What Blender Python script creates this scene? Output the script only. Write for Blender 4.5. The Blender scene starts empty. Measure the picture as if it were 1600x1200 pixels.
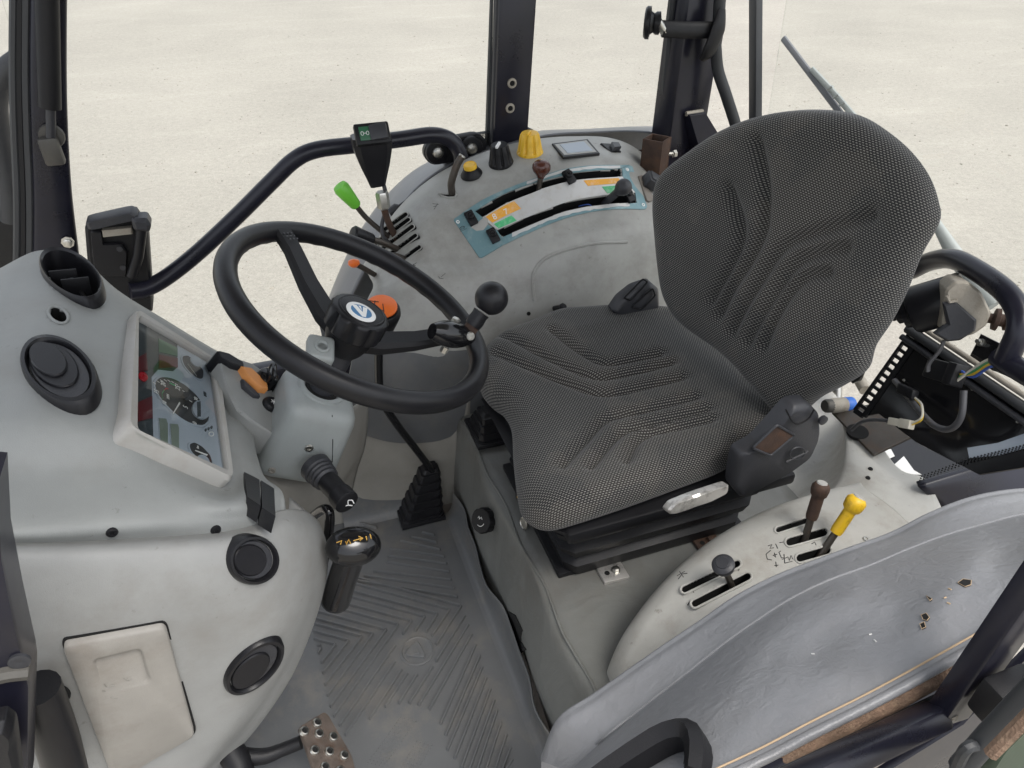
import bpy, bmesh, math, random
from mathutils import Vector as V, Matrix
from mathutils.bvhtree import BVHTree
random.seed(4)
SC = bpy.context.scene
COL = SC.collection
# ------------------------------------------------------------------ camera, sky, sun, exposure
CAMP = V((0, -.94, 1.3)); FPX = 1150.0
PITCH = math.atan2(830, 1150); YAW = math.atan2(500, math.hypot(830, 1150))
_fh = V((math.sin(YAW), math.cos(YAW), 0))
CF = math.cos(PITCH) * _fh - math.sin(PITCH) * V((0, 0, 1))
CR = V((math.cos(YAW), -math.sin(YAW), 0)); CU = CR.cross(CF)
cd = bpy.data.cameras.new('camera'); cam = bpy.data.objects.new('camera', cd); COL.objects.link(cam)
cam.location = CAMP
cam.rotation_euler = Matrix((CR, CU, -CF)).transposed().to_euler()
cd.sensor_width = 36; cd.lens = FPX * 36 / 1600; cd.clip_start = .01; cd.clip_end = 2000
SC.camera = cam
W = bpy.data.worlds.new('World'); SC.world = W; W.use_nodes = True
wn = W.node_tree.nodes; wl = W.node_tree.links
sky = wn.new('ShaderNodeTexSky'); sky.sky_type = 'NISHITA'; sky.sun_disc = False
SUN_EL, SUN_AZ = math.radians(66), math.radians(150)       # azimuth from +Y towards +X
sky.sun_elevation = SUN_EL; sky.sun_rotation = SUN_AZ; sky.dust_density = 3; sky.ozone_density = .6
hs = wn.new('ShaderNodeHueSaturation'); hs.inputs['Saturation'].default_value = .28
wl.new(sky.outputs[0], hs.inputs['Color']); wl.new(hs.outputs[0], wn['Background'].inputs[0])
wn['Background'].inputs[1].default_value = .145
sd = bpy.data.lights.new('sun', 'SUN'); sd.energy = 1.15; sd.angle = math.radians(28); sd.color = (1, .96, .9)
sun = bpy.data.objects.new('sun', sd); COL.objects.link(sun); sun.location = (-3, -6, 8)
_sv = V((math.sin(SUN_AZ) * math.cos(SUN_EL), math.cos(SUN_AZ) * math.cos(SUN_EL), math.sin(SUN_EL)))
sun.rotation_euler = _sv.to_track_quat('Z', 'Y').to_euler()
SC.view_settings.view_transform = 'Standard'; SC.view_settings.look = 'None'
SC.view_settings.exposure = 1.12; SC.view_settings.gamma = 1; SC.view_settings.use_curve_mapping = False

# ------------------------------------------------------------------ pixel -> place helpers
def ray(px, py): return (px - 800) / FPX * CR - (py - 600) / FPX * CU + CF
def G(px, py, x=None, y=None, z=None):
    d = ray(px, py)
    if x is not None: t = (x - CAMP.x) / d.x
    elif y is not None: t = (y - CAMP.y) / d.y
    else: t = (z - CAMP.z) / d.z
    return CAMP + d * t
def GP(px, py, o, n):
    d = ray(px, py); return CAMP + d * ((o - CAMP).dot(n) / d.dot(n))
def proj(p):
    v = p - CAMP; z = v.dot(CF); return 800 + FPX * v.dot(CR) / z, 600 - FPX * v.dot(CU) / z
def S(px, py, bvh):
    d = ray(px, py).normalized(); h = bvh.ray_cast(CAMP, d)
    if h[0] is None: return None, None
    n = h[1]
    return h[0], (n if n.dot(d) < 0 else -n)
def inpoly(x, y, P):
    r = False; j = len(P) - 1
    for i in range(len(P)):
        if (P[i][1] > y) != (P[j][1] > y) and x < (P[j][0] - P[i][0]) * (y - P[i][1]) / (P[j][1] - P[i][1]) + P[i][0]: r = not r
        j = i
    return r
def capsule(a, b, w, k=6):
    dx, dy = b[0] - a[0], b[1] - a[1]; L = math.hypot(dx, dy); dx /= L; dy /= L; out = []
    t0 = math.atan2(dy, dx)
    for i in range(k + 1): t = t0 - math.pi / 2 + math.pi * i / k; out.append((b[0] + w / 2 * math.cos(t), b[1] + w / 2 * math.sin(t)))
    for i in range(k + 1): t = t0 + math.pi / 2 + math.pi * i / k; out.append((a[0] + w / 2 * math.cos(t), a[1] + w / 2 * math.sin(t)))
    return out
def ell(cx, cy, rx, ry, ang=0, n=28):
    c, s = math.cos(math.radians(ang)), math.sin(math.radians(ang))
    return [(cx + rx * math.cos(t) * c - ry * math.sin(t) * s, cy + rx * math.cos(t) * s + ry * math.sin(t) * c) for t in [2 * math.pi * i / n for i in range(n)]]
def crv(a, b, c, d, t):
    return .5 * ((2 * b) + (c - a) * t + (2 * a - 5 * b + 4 * c - d) * t * t + (3 * b - a - 3 * c + d) * t ** 3)
def smooth(P, sub=6, closed=False):
    P = [V(p) for p in P]; n = len(P); out = []
    if n < 3 and not closed: return [P[0].lerp(P[-1], i / sub) for i in range(sub + 1)]
    for i in range(n if closed else n - 1):
        if closed: q = [P[(i + k - 1) % n] for k in range(4)]
        else:
            q = [P[i - 1] if i > 0 else 2 * P[0] - P[1], P[i], P[i + 1], P[i + 2] if i + 2 < n else 2 * P[-1] - P[-2]]
        for k in range(sub): out.append(crv(*q, k / sub))
    if not closed: out.append(P[-1].copy())
    return out
def resample(P, n):
    P = [V(p) for p in P]; L = [0]
    for i in range(1, len(P)): L.append(L[-1] + (P[i] - P[i - 1]).length)
    out = []; j = 0
    for k in range(n):
        s = L[-1] * k / (n - 1)
        while j < len(P) - 2 and L[j + 1] < s: j += 1
        t = (s - L[j]) / max(1e-9, L[j + 1] - L[j]); out.append(P[j].lerp(P[j + 1], t))
    return out
def frame(n, hint=V((0, 0, 1))):
    n = n.normalized(); a = hint - n * hint.dot(n)
    if a.length < 1e-4: a = V((1, 0, 0)) - n * n.x
    a.normalize(); return a, n.cross(a), n

# ------------------------------------------------------------------ materials
def mk(name, col, rough=.5, metal=0, var=.12, ns=9, bump=.08, bs=350, dirt=None, ds=14, coat=0, spec=.5, fleck=None, fs=500):
    m = bpy.data.materials.new(name); m.use_nodes = True; nt = m.node_tree; N = nt.nodes; L = nt.links
    b = N['Principled BSDF']; b.inputs['Roughness'].default_value = rough; b.inputs['Metallic'].default_value = metal
    b.inputs['Coat Weight'].default_value = coat; b.inputs['Specular IOR Level'].default_value = spec
    tc = N.new('ShaderNodeTexCoord')
    no = N.new('ShaderNodeTexNoise'); no.inputs['Scale'].default_value = ns; no.inputs['Detail'].default_value = 8; no.inputs['Roughness'].default_value = .65
    L.new(tc.outputs['Object'], no.inputs['Vector'])
    mr = N.new('ShaderNodeMapRange'); mr.inputs[1].default_value = .3; mr.inputs[2].default_value = .7
    mr.inputs[3].default_value = 1 - var; mr.inputs[4].default_value = 1 + var; L.new(no.outputs[0], mr.inputs[0])
    mx = N.new('ShaderNodeMix'); mx.data_type = 'RGBA'; mx.blend_type = 'MULTIPLY'; mx.inputs[0].default_value = 1
    mx.inputs[6].default_value = (*col, 1); L.new(mr.outputs[0], mx.inputs[7]); out = mx.outputs[2]
    def over(colr, scale, lo, hi, amt, src, seed):
        n2 = N.new('ShaderNodeTexNoise'); n2.noise_dimensions = '4D'; n2.inputs['W'].default_value = seed; n2.inputs['Scale'].default_value = scale; n2.inputs['Detail'].default_value = 9; n2.inputs['Roughness'].default_value = .7
        L.new(tc.outputs['Object'], n2.inputs['Vector'])
        r2 = N.new('ShaderNodeMapRange'); r2.inputs[1].default_value = lo; r2.inputs[2].default_value = hi; r2.inputs[4].default_value = amt; L.new(n2.outputs[0], r2.inputs[0])
        x2 = N.new('ShaderNodeMix'); x2.data_type = 'RGBA'; L.new(r2.outputs[0], x2.inputs[0]); L.new(src, x2.inputs[6]); x2.inputs[7].default_value = (*colr, 1)
        return x2.outputs[2]
    if dirt: out = over(dirt[:3], ds, .5, .72, dirt[3], out, 3.1)
    if fleck: out = over(fleck[:3], fs, .62, .7, fleck[3], out, 7.7)
    L.new(out, b.inputs['Base Color'])
    r3 = N.new('ShaderNodeMapRange'); r3.inputs[3].default_value = max(.03, rough - .08); r3.inputs[4].default_value = min(1, rough + .1); L.new(no.outputs[0], r3.inputs[0]); L.new(r3.outputs[0], b.inputs['Roughness'])
    if bump:
        nb = N.new('ShaderNodeTexNoise'); nb.inputs['Scale'].default_value = bs; nb.inputs['Detail'].default_value = 3; L.new(tc.outputs['Object'], nb.inputs['Vector'])
        bp = N.new('ShaderNodeBump'); bp.inputs['Strength'].default_value = bump; bp.inputs['Distance'].default_value = .002; L.new(nb.outputs[0], bp.inputs['Height']); L.new(bp.outputs[0], b.inputs['Normal'])
    return m
M = {}
M['dash'] = mk('grey_dash_plastic', (.265, .275, .268), .5, var=.08, dirt=(.22, .215, .195, .5), ds=7, bump=.2, bs=900, fleck=(.09, .085, .075, .45), fs=55)
M['lower'] = mk('pale_console_plastic', (.285, .288, .28), .5, var=.09, dirt=(.2, .187, .165, .6), ds=7, bump=.2, bs=900, fleck=(.12, .11, .095, .5), fs=50)
M['hatch'] = mk('beige_hatch_plastic', (.295, .28, .255), .52, var=.12, dirt=(.2, .17, .14, .65), ds=12, bump=.12, bs=600)
M['fender'] = mk('worn_console_plastic', (.33, .33, .31), .4, var=.14, dirt=(.15, .137, .117, .65), ds=6, bump=.15, bs=800, fleck=(.07, .06, .05, .5), fs=60)
M['shroud'] = mk('blue_grey_plastic', (.30, .323, .318), .42, var=.06, dirt=(.2, .2, .19, .3), bump=.1, bs=700)
M['cowl'] = mk('dusty_beige_plastic', (.235, .225, .2), .55, var=.1, dirt=(.16, .14, .115, .5), ds=8)
M['leftc'] = mk('scuffed_pale_plastic', (.375, .37, .345), .5, var=.1, dirt=(.2, .175, .14, .6), ds=11, bump=.18, bs=800, fleck=(.12, .1, .08, .6), fs=60)
M['mat'] = mk('grey_rubber_mat', (.108, .111, .113), .45, var=.12, ns=5, dirt=(.2, .178, .148, .6), ds=12, bump=.15, bs=500)
M['vinyl'] = mk('olive_grey_vinyl', (.165, .168, .158), .42, var=.14, ns=4, dirt=(.12, .1, .08, .5), ds=5, bump=.1, bs=500)
M['under'] = mk('dusty_floor_metal', (.19, .17, .15), .7, var=.25, dirt=(.1, .075, .05, .7), ds=12, bump=.2, bs=200)
M['leather'] = mk('blue_grey_leatherette', (.20, .204, .216), .40, var=.05, ns=4, dirt=(.15, .147, .145, .4), ds=9, bump=.16, bs=420)
M['paint'] = mk('navy_black_paint', (.010, .010, .018), .28, var=.3, dirt=(.04, .035, .03, .2), ds=20, bump=.02, spec=.4)
M['black'] = mk('black_plastic', (.009, .009, .0105), .45, var=.2, bump=.15, bs=800, spec=.3)
M['satin'] = mk('satin_black_rubber', (.010, .010, .012), .36, var=.25, ns=14, bump=.1, bs=700, spec=.32, dirt=(.022, .021, .019, .3), ds=18)
M['gloss'] = mk('gloss_black', (.008, .008, .009), .12, var=.2, bump=0)
M['charc'] = mk('charcoal_plastic', (.03, .031, .036), .45, var=.15, bump=.2, bs=600, dirt=(.09, .085, .08, .3))
M['void'] = mk('dark_cavity', (.004, .004, .004), .9, bump=0)
M['tread'] = mk('rod_worn_steel', (.09, .08, .07), .45, metal=.7, var=.3, dirt=(.12, .06, .03, .5), ds=40)
M['rust'] = mk('rusty_steel', (.06, .036, .026), .75, metal=.2, var=.4, ns=30, dirt=(.12, .055, .025, .6), ds=40, bump=.3, bs=250)
M['steel'] = mk('zinc_steel', (.55, .54, .5), .32, metal=1, var=.15, dirt=(.3, .25, .2, .4), ds=60)
M['alu'] = mk('scratched_aluminium', (.62, .6, .57), .4, metal=.7, var=.1, dirt=(.08, .07, .06, .8), ds=70)
M['fendx'] = mk('mudguard_paint', (.15, .155, .17), .35, var=.12, dirt=(.25, .24, .22, .4), ds=8)
M['yellow'] = mk('yellow_plastic', (.78, .47, .03), .4, var=.08, dirt=(.35, .2, .03, .4), ds=40)
M['yellowp'] = mk('chipped_yellow_paint', (.72, .45, .02), .4, var=.1, dirt=(.1, .06, .03, .8), ds=70)
M['green'] = mk('lime_green_plastic', (.17, .58, .05), .4, var=.05)
M['orange'] = mk('orange_plastic', (.85, .17, .025), .35, var=.06)
M['orange2'] = mk('faded_orange_plastic', (.65, .27, .08), .45, var=.1)
M['oprint'] = mk('orange_print', (.80, .38, .04), .5, var=.12, dirt=(.75, .72, .68, .5), ds=40)
M['gprint'] = mk('green_print', (.08, .48, .20), .5, var=.12, dirt=(.75, .75, .72, .5), ds=40)
M['teal'] = mk('teal_label_plate', (.16, .28, .31), .38, metal=.2, var=.08, dirt=(.6, .62, .6, .35), ds=30)
M['wplate'] = mk('worn_white_metal', (.58, .58, .57), .4, metal=.2, var=.06, dirt=(.4, .36, .3, .5), ds=40)
M['brown'] = mk('brown_plastic_knob', (.075, .022, .014), .22, var=.2, bump=.03)
M['white'] = mk('white_print', (.8, .8, .78), .5, var=.05, bump=0)
M['ink'] = mk('black_ink', (.02, .02, .02), .6, bump=0)
M['blue'] = mk('blue_print', (.03, .16, .33), .4, bump=0)
M['bluecap'] = mk('blue_plastic_cap', (.03, .16, .62), .4)
M['face'] = mk('instrument_face', (.36, .41, .47), .45, var=.04, bump=0)
M['dial'] = mk('dial_black', (.012, .013, .014), .5, bump=0)
M['warn'] = mk('warning_strip', (.035, .045, .05), .3, bump=0)
M['red'] = mk('red_lens', (.42, .01, .02), .25, bump=0)
M['dred'] = mk('dark_red_lens', (.10, .012, .016), .3, bump=0)
M['dgreen'] = mk('dark_green_lens', (.03, .12, .06), .3, bump=0)
M['lcd'] = mk('lcd_grey', (.17, .21, .17), .3, bump=0)
M['bezel'] = mk('warm_grey_bezel', (.38, .372, .35), .42, var=.06, dirt=(.25, .2, .15, .4), ds=14)
M['carpet'] = mk('brown_carpet_edge', (.17, .11, .075), .95, var=.35, ns=60, dirt=(.33, .24, .16, .6), ds=160, bump=.9, bs=420)
M['thread'] = mk('tan_thread', (.42, .31, .2), .9)
M['wirew'] = mk('white_wire', (.7, .66, .55), .5); M['wirey'] = mk('yellow_wire', (.75, .5, .04), .5); M['wireb'] = mk('blue_wire', (.04, .1, .4), .5); M['wireg'] = mk('green_wire', (.06, .3, .12), .5)
M['cable'] = mk('grey_cable', (.06, .06, .065), .5)
M['motor'] = mk('cast_grey_motor', (.34, .31, .26), .6, metal=.2, var=.2, dirt=(.15, .12, .08, .5), ds=30, bump=.3)
M['seal'] = mk('rubber_seal', (.03, .032, .035), .5)
M['gold'] = mk('gold_print', (.55, .32, .06), .5, bump=0)
M['liner'] = mk('dark_grey_liner', (.105, .109, .113), .5, var=.15, dirt=(.17, .155, .13, .4), ds=9, bump=.12, bs=500)
M['pedal'] = mk('worn_pedal_steel', (.11, .088, .074), .5, metal=.35, var=.35, ns=30, dirt=(.09, .05, .03, .8), ds=45, bump=.3, bs=200)
M['fitting'] = mk('dark_fitting', (.10, .095, .085), .5, metal=.4, var=.3)
M['stone'] = mk('beige_stone', (.30, .28, .24), .9, var=.45, ns=3)
M['grn'] = mk('dull_green_paint', (.035, .06, .035), .5, var=.3, dirt=(.2, .15, .08, .4))
def glassmat():
    m = bpy.data.materials.new('thin_glass'); m.use_nodes = True; N = m.node_tree.nodes; L = m.node_tree.links
    N.remove(N['Principled BSDF']); t = N.new('ShaderNodeBsdfTransparent'); t.inputs[0].default_value = (.97, .985, .975, 1)
    g = N.new('ShaderNodeBsdfGlossy'); g.inputs['Roughness'].default_value = .02; f = N.new('ShaderNodeFresnel'); f.inputs[0].default_value = 1.25
    x = N.new('ShaderNodeMixShader'); L.new(f.outputs[0], x.inputs[0]); L.new(t.outputs[0], x.inputs[1]); L.new(g.outputs[0], x.inputs[2]); L.new(x.outputs[0], N['Material Output'].inputs[0]); return m
M['glass'] = glassmat()
def creases(m, scale, dist, strength):
    nt = m.node_tree; N = nt.nodes; L = nt.links; b = N['Principled BSDF']; old = b.inputs['Normal'].links[0].from_node
    tc = N.new('ShaderNodeTexCoord'); mp = N.new('ShaderNodeMapping'); mp.inputs['Scale'].default_value = (1, 1, .45); mp.inputs['Rotation'].default_value = (.3, .5, .8); L.new(tc.outputs['Object'], mp.inputs[0])
    w = N.new('ShaderNodeTexNoise'); w.inputs['Scale'].default_value = scale; w.inputs['Detail'].default_value = 5; w.inputs['Distortion'].default_value = 1.2; L.new(mp.outputs[0], w.inputs['Vector'])
    bp = N.new('ShaderNodeBump'); bp.inputs['Strength'].default_value = strength; bp.inputs['Distance'].default_value = dist; L.new(w.outputs[0], bp.inputs['Height']); L.new(old.outputs[0], bp.inputs['Normal']); L.new(bp.outputs[0], b.inputs['Normal'])
creases(M['leather'], 55, .005, .3); creases(M['vinyl'], 9, .02, .3)
def fabricmat():
    m = mk('black_dotted_fabric', (.013, .013, .0135), .85, var=.15, bump=0); N = m.node_tree.nodes; L = m.node_tree.links; b = N['Principled BSDF']
    uv = N.new('ShaderNodeUVMap'); uv.uv_map = 'UVMap'
    sp = N.new('ShaderNodeSeparateXYZ'); L.new(uv.outputs[0], sp.inputs[0])
    def mth(op, a, bb=None):
        n = N.new('ShaderNodeMath'); n.operation = op
        for i, q in enumerate((a, bb)):
            if q is None: continue
            if isinstance(q, (int, float)): n.inputs[i].default_value = q
            else: L.new(q, n.inputs[i])
        return n.outputs[0]
    v = mth('DIVIDE', sp.outputs[1], .0034); row = mth('FLOOR', v); fv = mth('FRACT', v)
    u = mth('ADD', mth('DIVIDE', sp.outputs[0], .0058), mth('MULTIPLY', mth('MODULO', row, 2.0), .5)); fu = mth('FRACT', u)
    a = mth('LESS_THAN', mth('ABSOLUTE', mth('SUBTRACT', fu, .5)), .28); c = mth('LESS_THAN', mth('ABSOLUTE', mth('SUBTRACT', fv, .5)), .18)
    msk = mth('MULTIPLY', a, c)
    no = N.new('ShaderNodeTexNoise'); no.inputs['Scale'].default_value = 7; no.inputs['Detail'].default_value = 6
    tc = N.new('ShaderNodeTexCoord'); L.new(tc.outputs['Object'], no.inputs[0])
    dm = mth('ADD', mth('MULTIPLY', no.outputs[0], .7), .45)
    x = N.new('ShaderNodeMix'); x.data_type = 'RGBA'; L.new(mth('MULTIPLY', msk, dm), x.inputs[0]); x.inputs[7].default_value = (.30, .29, .265, 1)
    d2 = N.new('ShaderNodeMix'); d2.data_type = 'RGBA'; L.new(mth('MULTIPLY', mth('GREATER_THAN', no.outputs[0], .56), .25), d2.inputs[0]); d2.inputs[6].default_value = (.013, .013, .0135, 1); d2.inputs[7].default_value = (.06, .05, .04, 1)
    L.new(d2.outputs[2], x.inputs[6]); L.new(x.outputs[2], b.inputs['Base Color'])
    bp = N.new('ShaderNodeBump'); bp.inputs['Strength'].default_value = .5; bp.inputs['Distance'].default_value = .0008; L.new(msk, bp.inputs['Height']); L.new(bp.outputs[0], b.inputs['Normal'])
    b.inputs['Sheen Weight'].default_value = .15
    return m
M['fabric'] = fabricmat()
def groundmat():
    m = bpy.data.materials.new('pale_gravel_yard'); m.use_nodes = True; N = m.node_tree.nodes; L = m.node_tree.links; b = N['Principled BSDF']; b.inputs['Roughness'].default_value = .9
    tc = N.new('ShaderNodeTexCoord')
    def noise(s, d=8, r=.6, sx=1, sy=1, w=0):
        mp = N.new('ShaderNodeMapping'); mp.inputs['Scale'].default_value = (sx, sy, 1); mp.inputs['Rotation'].default_value = (0, 0, .45); mp.inputs['Location'].default_value = (w, w, 0); L.new(tc.outputs['Object'], mp.inputs[0])
        n = N.new('ShaderNodeTexNoise'); n.inputs['Scale'].default_value = s; n.inputs['Detail'].default_value = d; n.inputs['Roughness'].default_value = r; L.new(mp.outputs[0], n.inputs['Vector']); return n.outputs[0]
    def mr(s, lo, hi, a, c):
        r = N.new('ShaderNodeMapRange'); r.inputs[1].default_value = lo; r.inputs[2].default_value = hi; r.inputs[3].default_value = a; r.inputs[4].default_value = c; L.new(s, r.inputs[0]); return r.outputs[0]
    def mul(a, c):
        n = N.new('ShaderNodeMath'); n.operation = 'MULTIPLY'; L.new(a, n.inputs[0]); L.new(c, n.inputs[1]); return n.outputs[0]
    f = mul(mr(noise(.35), .3, .7, .9, 1.07), mr(noise(16, 10, .85), .3, .7, .8, 1.16))
    f = mul(f, mr(noise(75, 6, .85), .3, .7, .72, 1.22)); f = mul(f, mr(noise(24, 3, .5, 1, 1, 5), .66, .72, 1, .8)); f = mul(f, mr(noise(.8, 6, .6, 1, 3, 3), .52, .75, 1, 1.1)); f = mul(f, mr(noise(2.3, 8, .7, 1.6, 1, 9), .58, .75, 1, .93))
    x = N.new('ShaderNodeMix'); x.data_type = 'RGBA'; x.blend_type = 'MULTIPLY'; x.inputs[0].default_value = 1; x.inputs[6].default_value = (.335, .315, .274, 1); L.new(f, x.inputs[7]); L.new(x.outputs[2], b.inputs['Base Color'])
    bp = N.new('ShaderNodeBump'); bp.inputs['Strength'].default_value = .5; bp.inputs['Distance'].default_value = .02; L.new(noise(30, 8, .75), bp.inputs['Height']); L.new(bp.outputs[0], b.inputs['Normal'])
    return m
M['ground'] = groundmat()

# ------------------------------------------------------------------ mesh building
WO = {}
class MB:
    def __init__(s): s.v = []; s.f = []; s.uv = None
    def add(s, vs, fs):
        o = len(s.v); s.v += [V(p) for p in vs]; s.f += [tuple(i + o for i in q) for q in fs]; return s
    def patch(s, grid, su=6, sv=6):
        rows = [smooth(r, su) for r in grid]
        cols = [smooth([r[j] for r in rows], sv) for j in range(len(rows[0]))]
        nu, nv = len(cols), len(cols[0])
        return s.add([cols[i][j] for i in range(nu) for j in range(nv)], [(i * nv + j, (i + 1) * nv + j, (i + 1) * nv + j + 1, i * nv + j + 1) for i in range(nu - 1) for j in range(nv - 1)])
    def face_cam(s, sign=1):
        c = sum(s.v, V()) / len(s.v); tot = 0
        for q in s.f[::7]:
            a, b, d = s.v[q[0]], s.v[q[1]], s.v[q[2]]; tot += (b - a).cross(d - a).dot(CAMP - a)
        if tot * sign < 0: s.f = [tuple(reversed(q)) for q in s.f]
        return s
    def cut(s, polys):
        keep = []
        for q in s.f:
            c = sum((s.v[i] for i in q), V()) / len(q); x, y = proj(c)
            if not any(inpoly(x, y, P) for P in polys): keep.append(q)
        s.f = keep; return s
    def tube(s, path, r, n=12, caps=True, sub=0, flat=1.0, hint=None):
        P = smooth(path, sub) if sub else [V(p) for p in path]; m = len(P)
        if isinstance(r, (list, tuple)):
            k = len(r); R = []
            for i in range(m):
                t = i / (m - 1) * (k - 1); j = min(int(t), k - 2); R.append(r[j] + (r[j + 1] - r[j]) * (t - j))
        else: R = [r] * m
        T = [(P[min(i + 1, m - 1)] - P[max(i - 1, 0)]).normalized() for i in range(m)]
        a, b, _ = frame(T[0], hint or V((.31, .2, .93))); vs = []
        for i in range(m):
            a = a - T[i] * a.dot(T[i]); a.normalize(); b = T[i].cross(a)
            for k in range(n): t = 2 * math.pi * k / n; vs.append(P[i] + R[i] * (math.cos(t) * a + flat * math.sin(t) * b))
        fs = [(i * n + k, i * n + (k + 1) % n, (i + 1) * n + (k + 1) % n, (i + 1) * n + k) for i in range(m - 1) for k in range(n)]
        if caps: fs += [tuple(reversed(range(n))), tuple(range((m - 1) * n, m * n))]
        return s.add(vs, fs)
    def ring(s, P, r, n=8):
        m = len(P); vs = []
        c = sum(P, V()) / m
        for i in range(m):
            t = (P[(i + 1) % m] - P[i - 1]).normalized(); a = (P[i] - c); a = (a - t * a.dot(t)).normalized(); b = t.cross(a)
            for k in range(n): w = 2 * math.pi * k / n; vs.append(P[i] + r * (math.cos(w) * a + math.sin(w) * b))
        return s.add(vs, [(i * n + k, i * n + (k + 1) % n, ((i + 1) % m) * n + (k + 1) % n, ((i + 1) % m) * n + k) for i in range(m) for k in range(n)])
    def lathe(s, o, ax, prof, n=24, flute=None, hint=V((0, 0, 1))):
        a, b, ax = frame(ax, hint); vs = []
        for (r, h) in prof:
            for k in range(n):
                t = 2 * math.pi * k / n; rr = r
                if flute and flute[1] <= h <= flute[2]: rr = r * (1 - flute[3] * (.5 + .5 * math.cos(flute[0] * t)) ** 4)
                vs.append(o + ax * h + rr * (math.cos(t) * a + math.sin(t) * b))
        m = len(prof)
        fs = [(i * n + k, i * n + (k + 1) % n, (i + 1) * n + (k + 1) % n, (i + 1) * n + k) for i in range(m - 1) for k in range(n)]
        fs += [tuple(reversed(range(n))), tuple(range((m - 1) * n, m * n))]
        return s.add(vs, fs)
    def box(s, c, axes, h, bev=.002, seg=2, taper=None):
        bm = bmesh.new(); bmesh.ops.create_cube(bm, size=2)
        if taper:
            for v in bm.verts:
                if v.co.z > 0: v.co.x *= taper[0]; v.co.y *= taper[1]
        for v in bm.verts: v.co = V((v.co.x * h[0], v.co.y * h[1], v.co.z * h[2]))
        if bev: bmesh.ops.bevel(bm, geom=bm.edges[:], offset=bev, segments=seg, profile=.5, affect='EDGES')
        bm.verts.index_update(); A, B, C = axes
        s.add([c + A * v.co.x + B * v.co.y + C * v.co.z for v in bm.verts], [[v.index for v in f.verts] for f in bm.faces]); bm.free(); return s
    def slab(s, P, N, h, bev=.0015, base=-.003, flatcap=False):
        """P: outline points, N: normals (list or one); a plate h thick with a bevelled edge"""
        n = len(P); N = N if isinstance(N, list) else [N] * n; c = sum(P, V()) / n
        def inn(i): return (c - P[i]).normalized() * bev
        vs = [P[i] + N[i] * base for i in range(n)] + [P[i] + N[i] * (h - bev) for i in range(n)] + [P[i] + inn(i) + N[i] * h for i in range(n)]
        fs = [(r * n + i, r * n + (i + 1) % n, (r + 1) * n + (i + 1) % n, (r + 1) * n + i) for r in range(2) for i in range(n)]
        nn = sum(N, V()).normalized(); ar = V()
        for i in range(n): ar += (P[i] - c).cross(P[(i + 1) % n] - c)
        if ar.dot(nn) < 0: fs = [tuple(reversed(q)) for q in fs]; cap = tuple(reversed(range(2 * n, 3 * n)))
        else: cap = tuple(range(2 * n, 3 * n))
        return s.add(vs, fs + [cap])
    def band(s, A, B, NA, h, base=-.003):
        """strip between two equally sampled rails, with thickness"""
        n = len(A); vs = []
        for i in range(n): vs += [A[i] + NA[i] * base, A[i] + NA[i] * h, B[i] + NA[i] * h, B[i] + NA[i] * base]
        fs = [(4 * i + k, 4 * i + (k + 1) % 4, 4 * i + 4 + (k + 1) % 4, 4 * i + 4 + k) for i in range(n - 1) for k in range(4)] + [(0, 3, 2, 1), tuple(4 * n - 4 + k for k in range(4))]
        return s.add(vs, fs)
    def bvh(s): return BVHTree.FromPolygons([tuple(p) for p in s.v], s.f)
    def build(s, name, mat, parent=None, ang=40, solid=0, fix=True):
        me = bpy.data.meshes.new(name); me.from_pydata([tuple(p) for p in s.v], [], s.f)
        if s.uv:
            ul = me.uv_layers.new(name='UVMap')
            for lp in me.loops: ul.data[lp.index].uv = s.uv[lp.vertex_index]
        if fix and not solid:
            bm = bmesh.new(); bm.from_mesh(me); bmesh.ops.recalc_face_normals(bm, faces=bm.faces); bm.to_mesh(me); bm.free()
        me.materials.append(M[mat] if isinstance(mat, str) else mat)
        for p in me.polygons: p.use_smooth = True
        me.set_sharp_from_angle(angle=math.radians(ang))
        o = bpy.data.objects.new(name, me); COL.objects.link(o); off = V()
        if parent: o.parent = parent; o.location = -WO[parent.name]
        WO[o.name] = V()
        if solid: md = o.modifiers.new('shell', 'SOLIDIFY'); md.thickness = solid; md.offset = -1
        return o
def thing(name, label, cat, loc, group=None):
    o = bpy.data.objects.new(name, None); COL.objects.link(o); o.location = loc; o.empty_display_size = .02; WO[o.name] = V(loc)
    return tag(o, label, cat, group)
def tag(o, label, cat, group=None):
    o['label'] = label; o['category'] = cat
    if group: o['group'] = group
    return o
def struct(o, kind='structure'): o['kind'] = kind; return o
def onpl(poly, pl): return [GP(x, y, *pl) for x, y in poly]
def onsf(poly, bvh):
    P = []; N = []; c = [sum(q[i] for q in poly) / len(poly) for i in (0, 1)]; cl, cn = S(c[0], c[1], bvh)
    for x, y in poly:
        l, n = S(x, y, bvh)
        if l is None: l, n = GP(x, y, cl, cn), cn
        P.append(l); N.append(n)
    return P, N
def slab_on(poly, bvh, h, mat, name, parent, bev=.0012, flat=True):
    c = [sum(q[i] for q in poly) / len(poly) for i in (0, 1)]; cl, cn = S(c[0], c[1], bvh)
    if flat: P = onpl(poly, (cl, cn)); N = cn
    else: P, N = onsf(poly, bvh)
    return MB().slab(P, N, h, bev).build(name, mat, parent)
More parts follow.
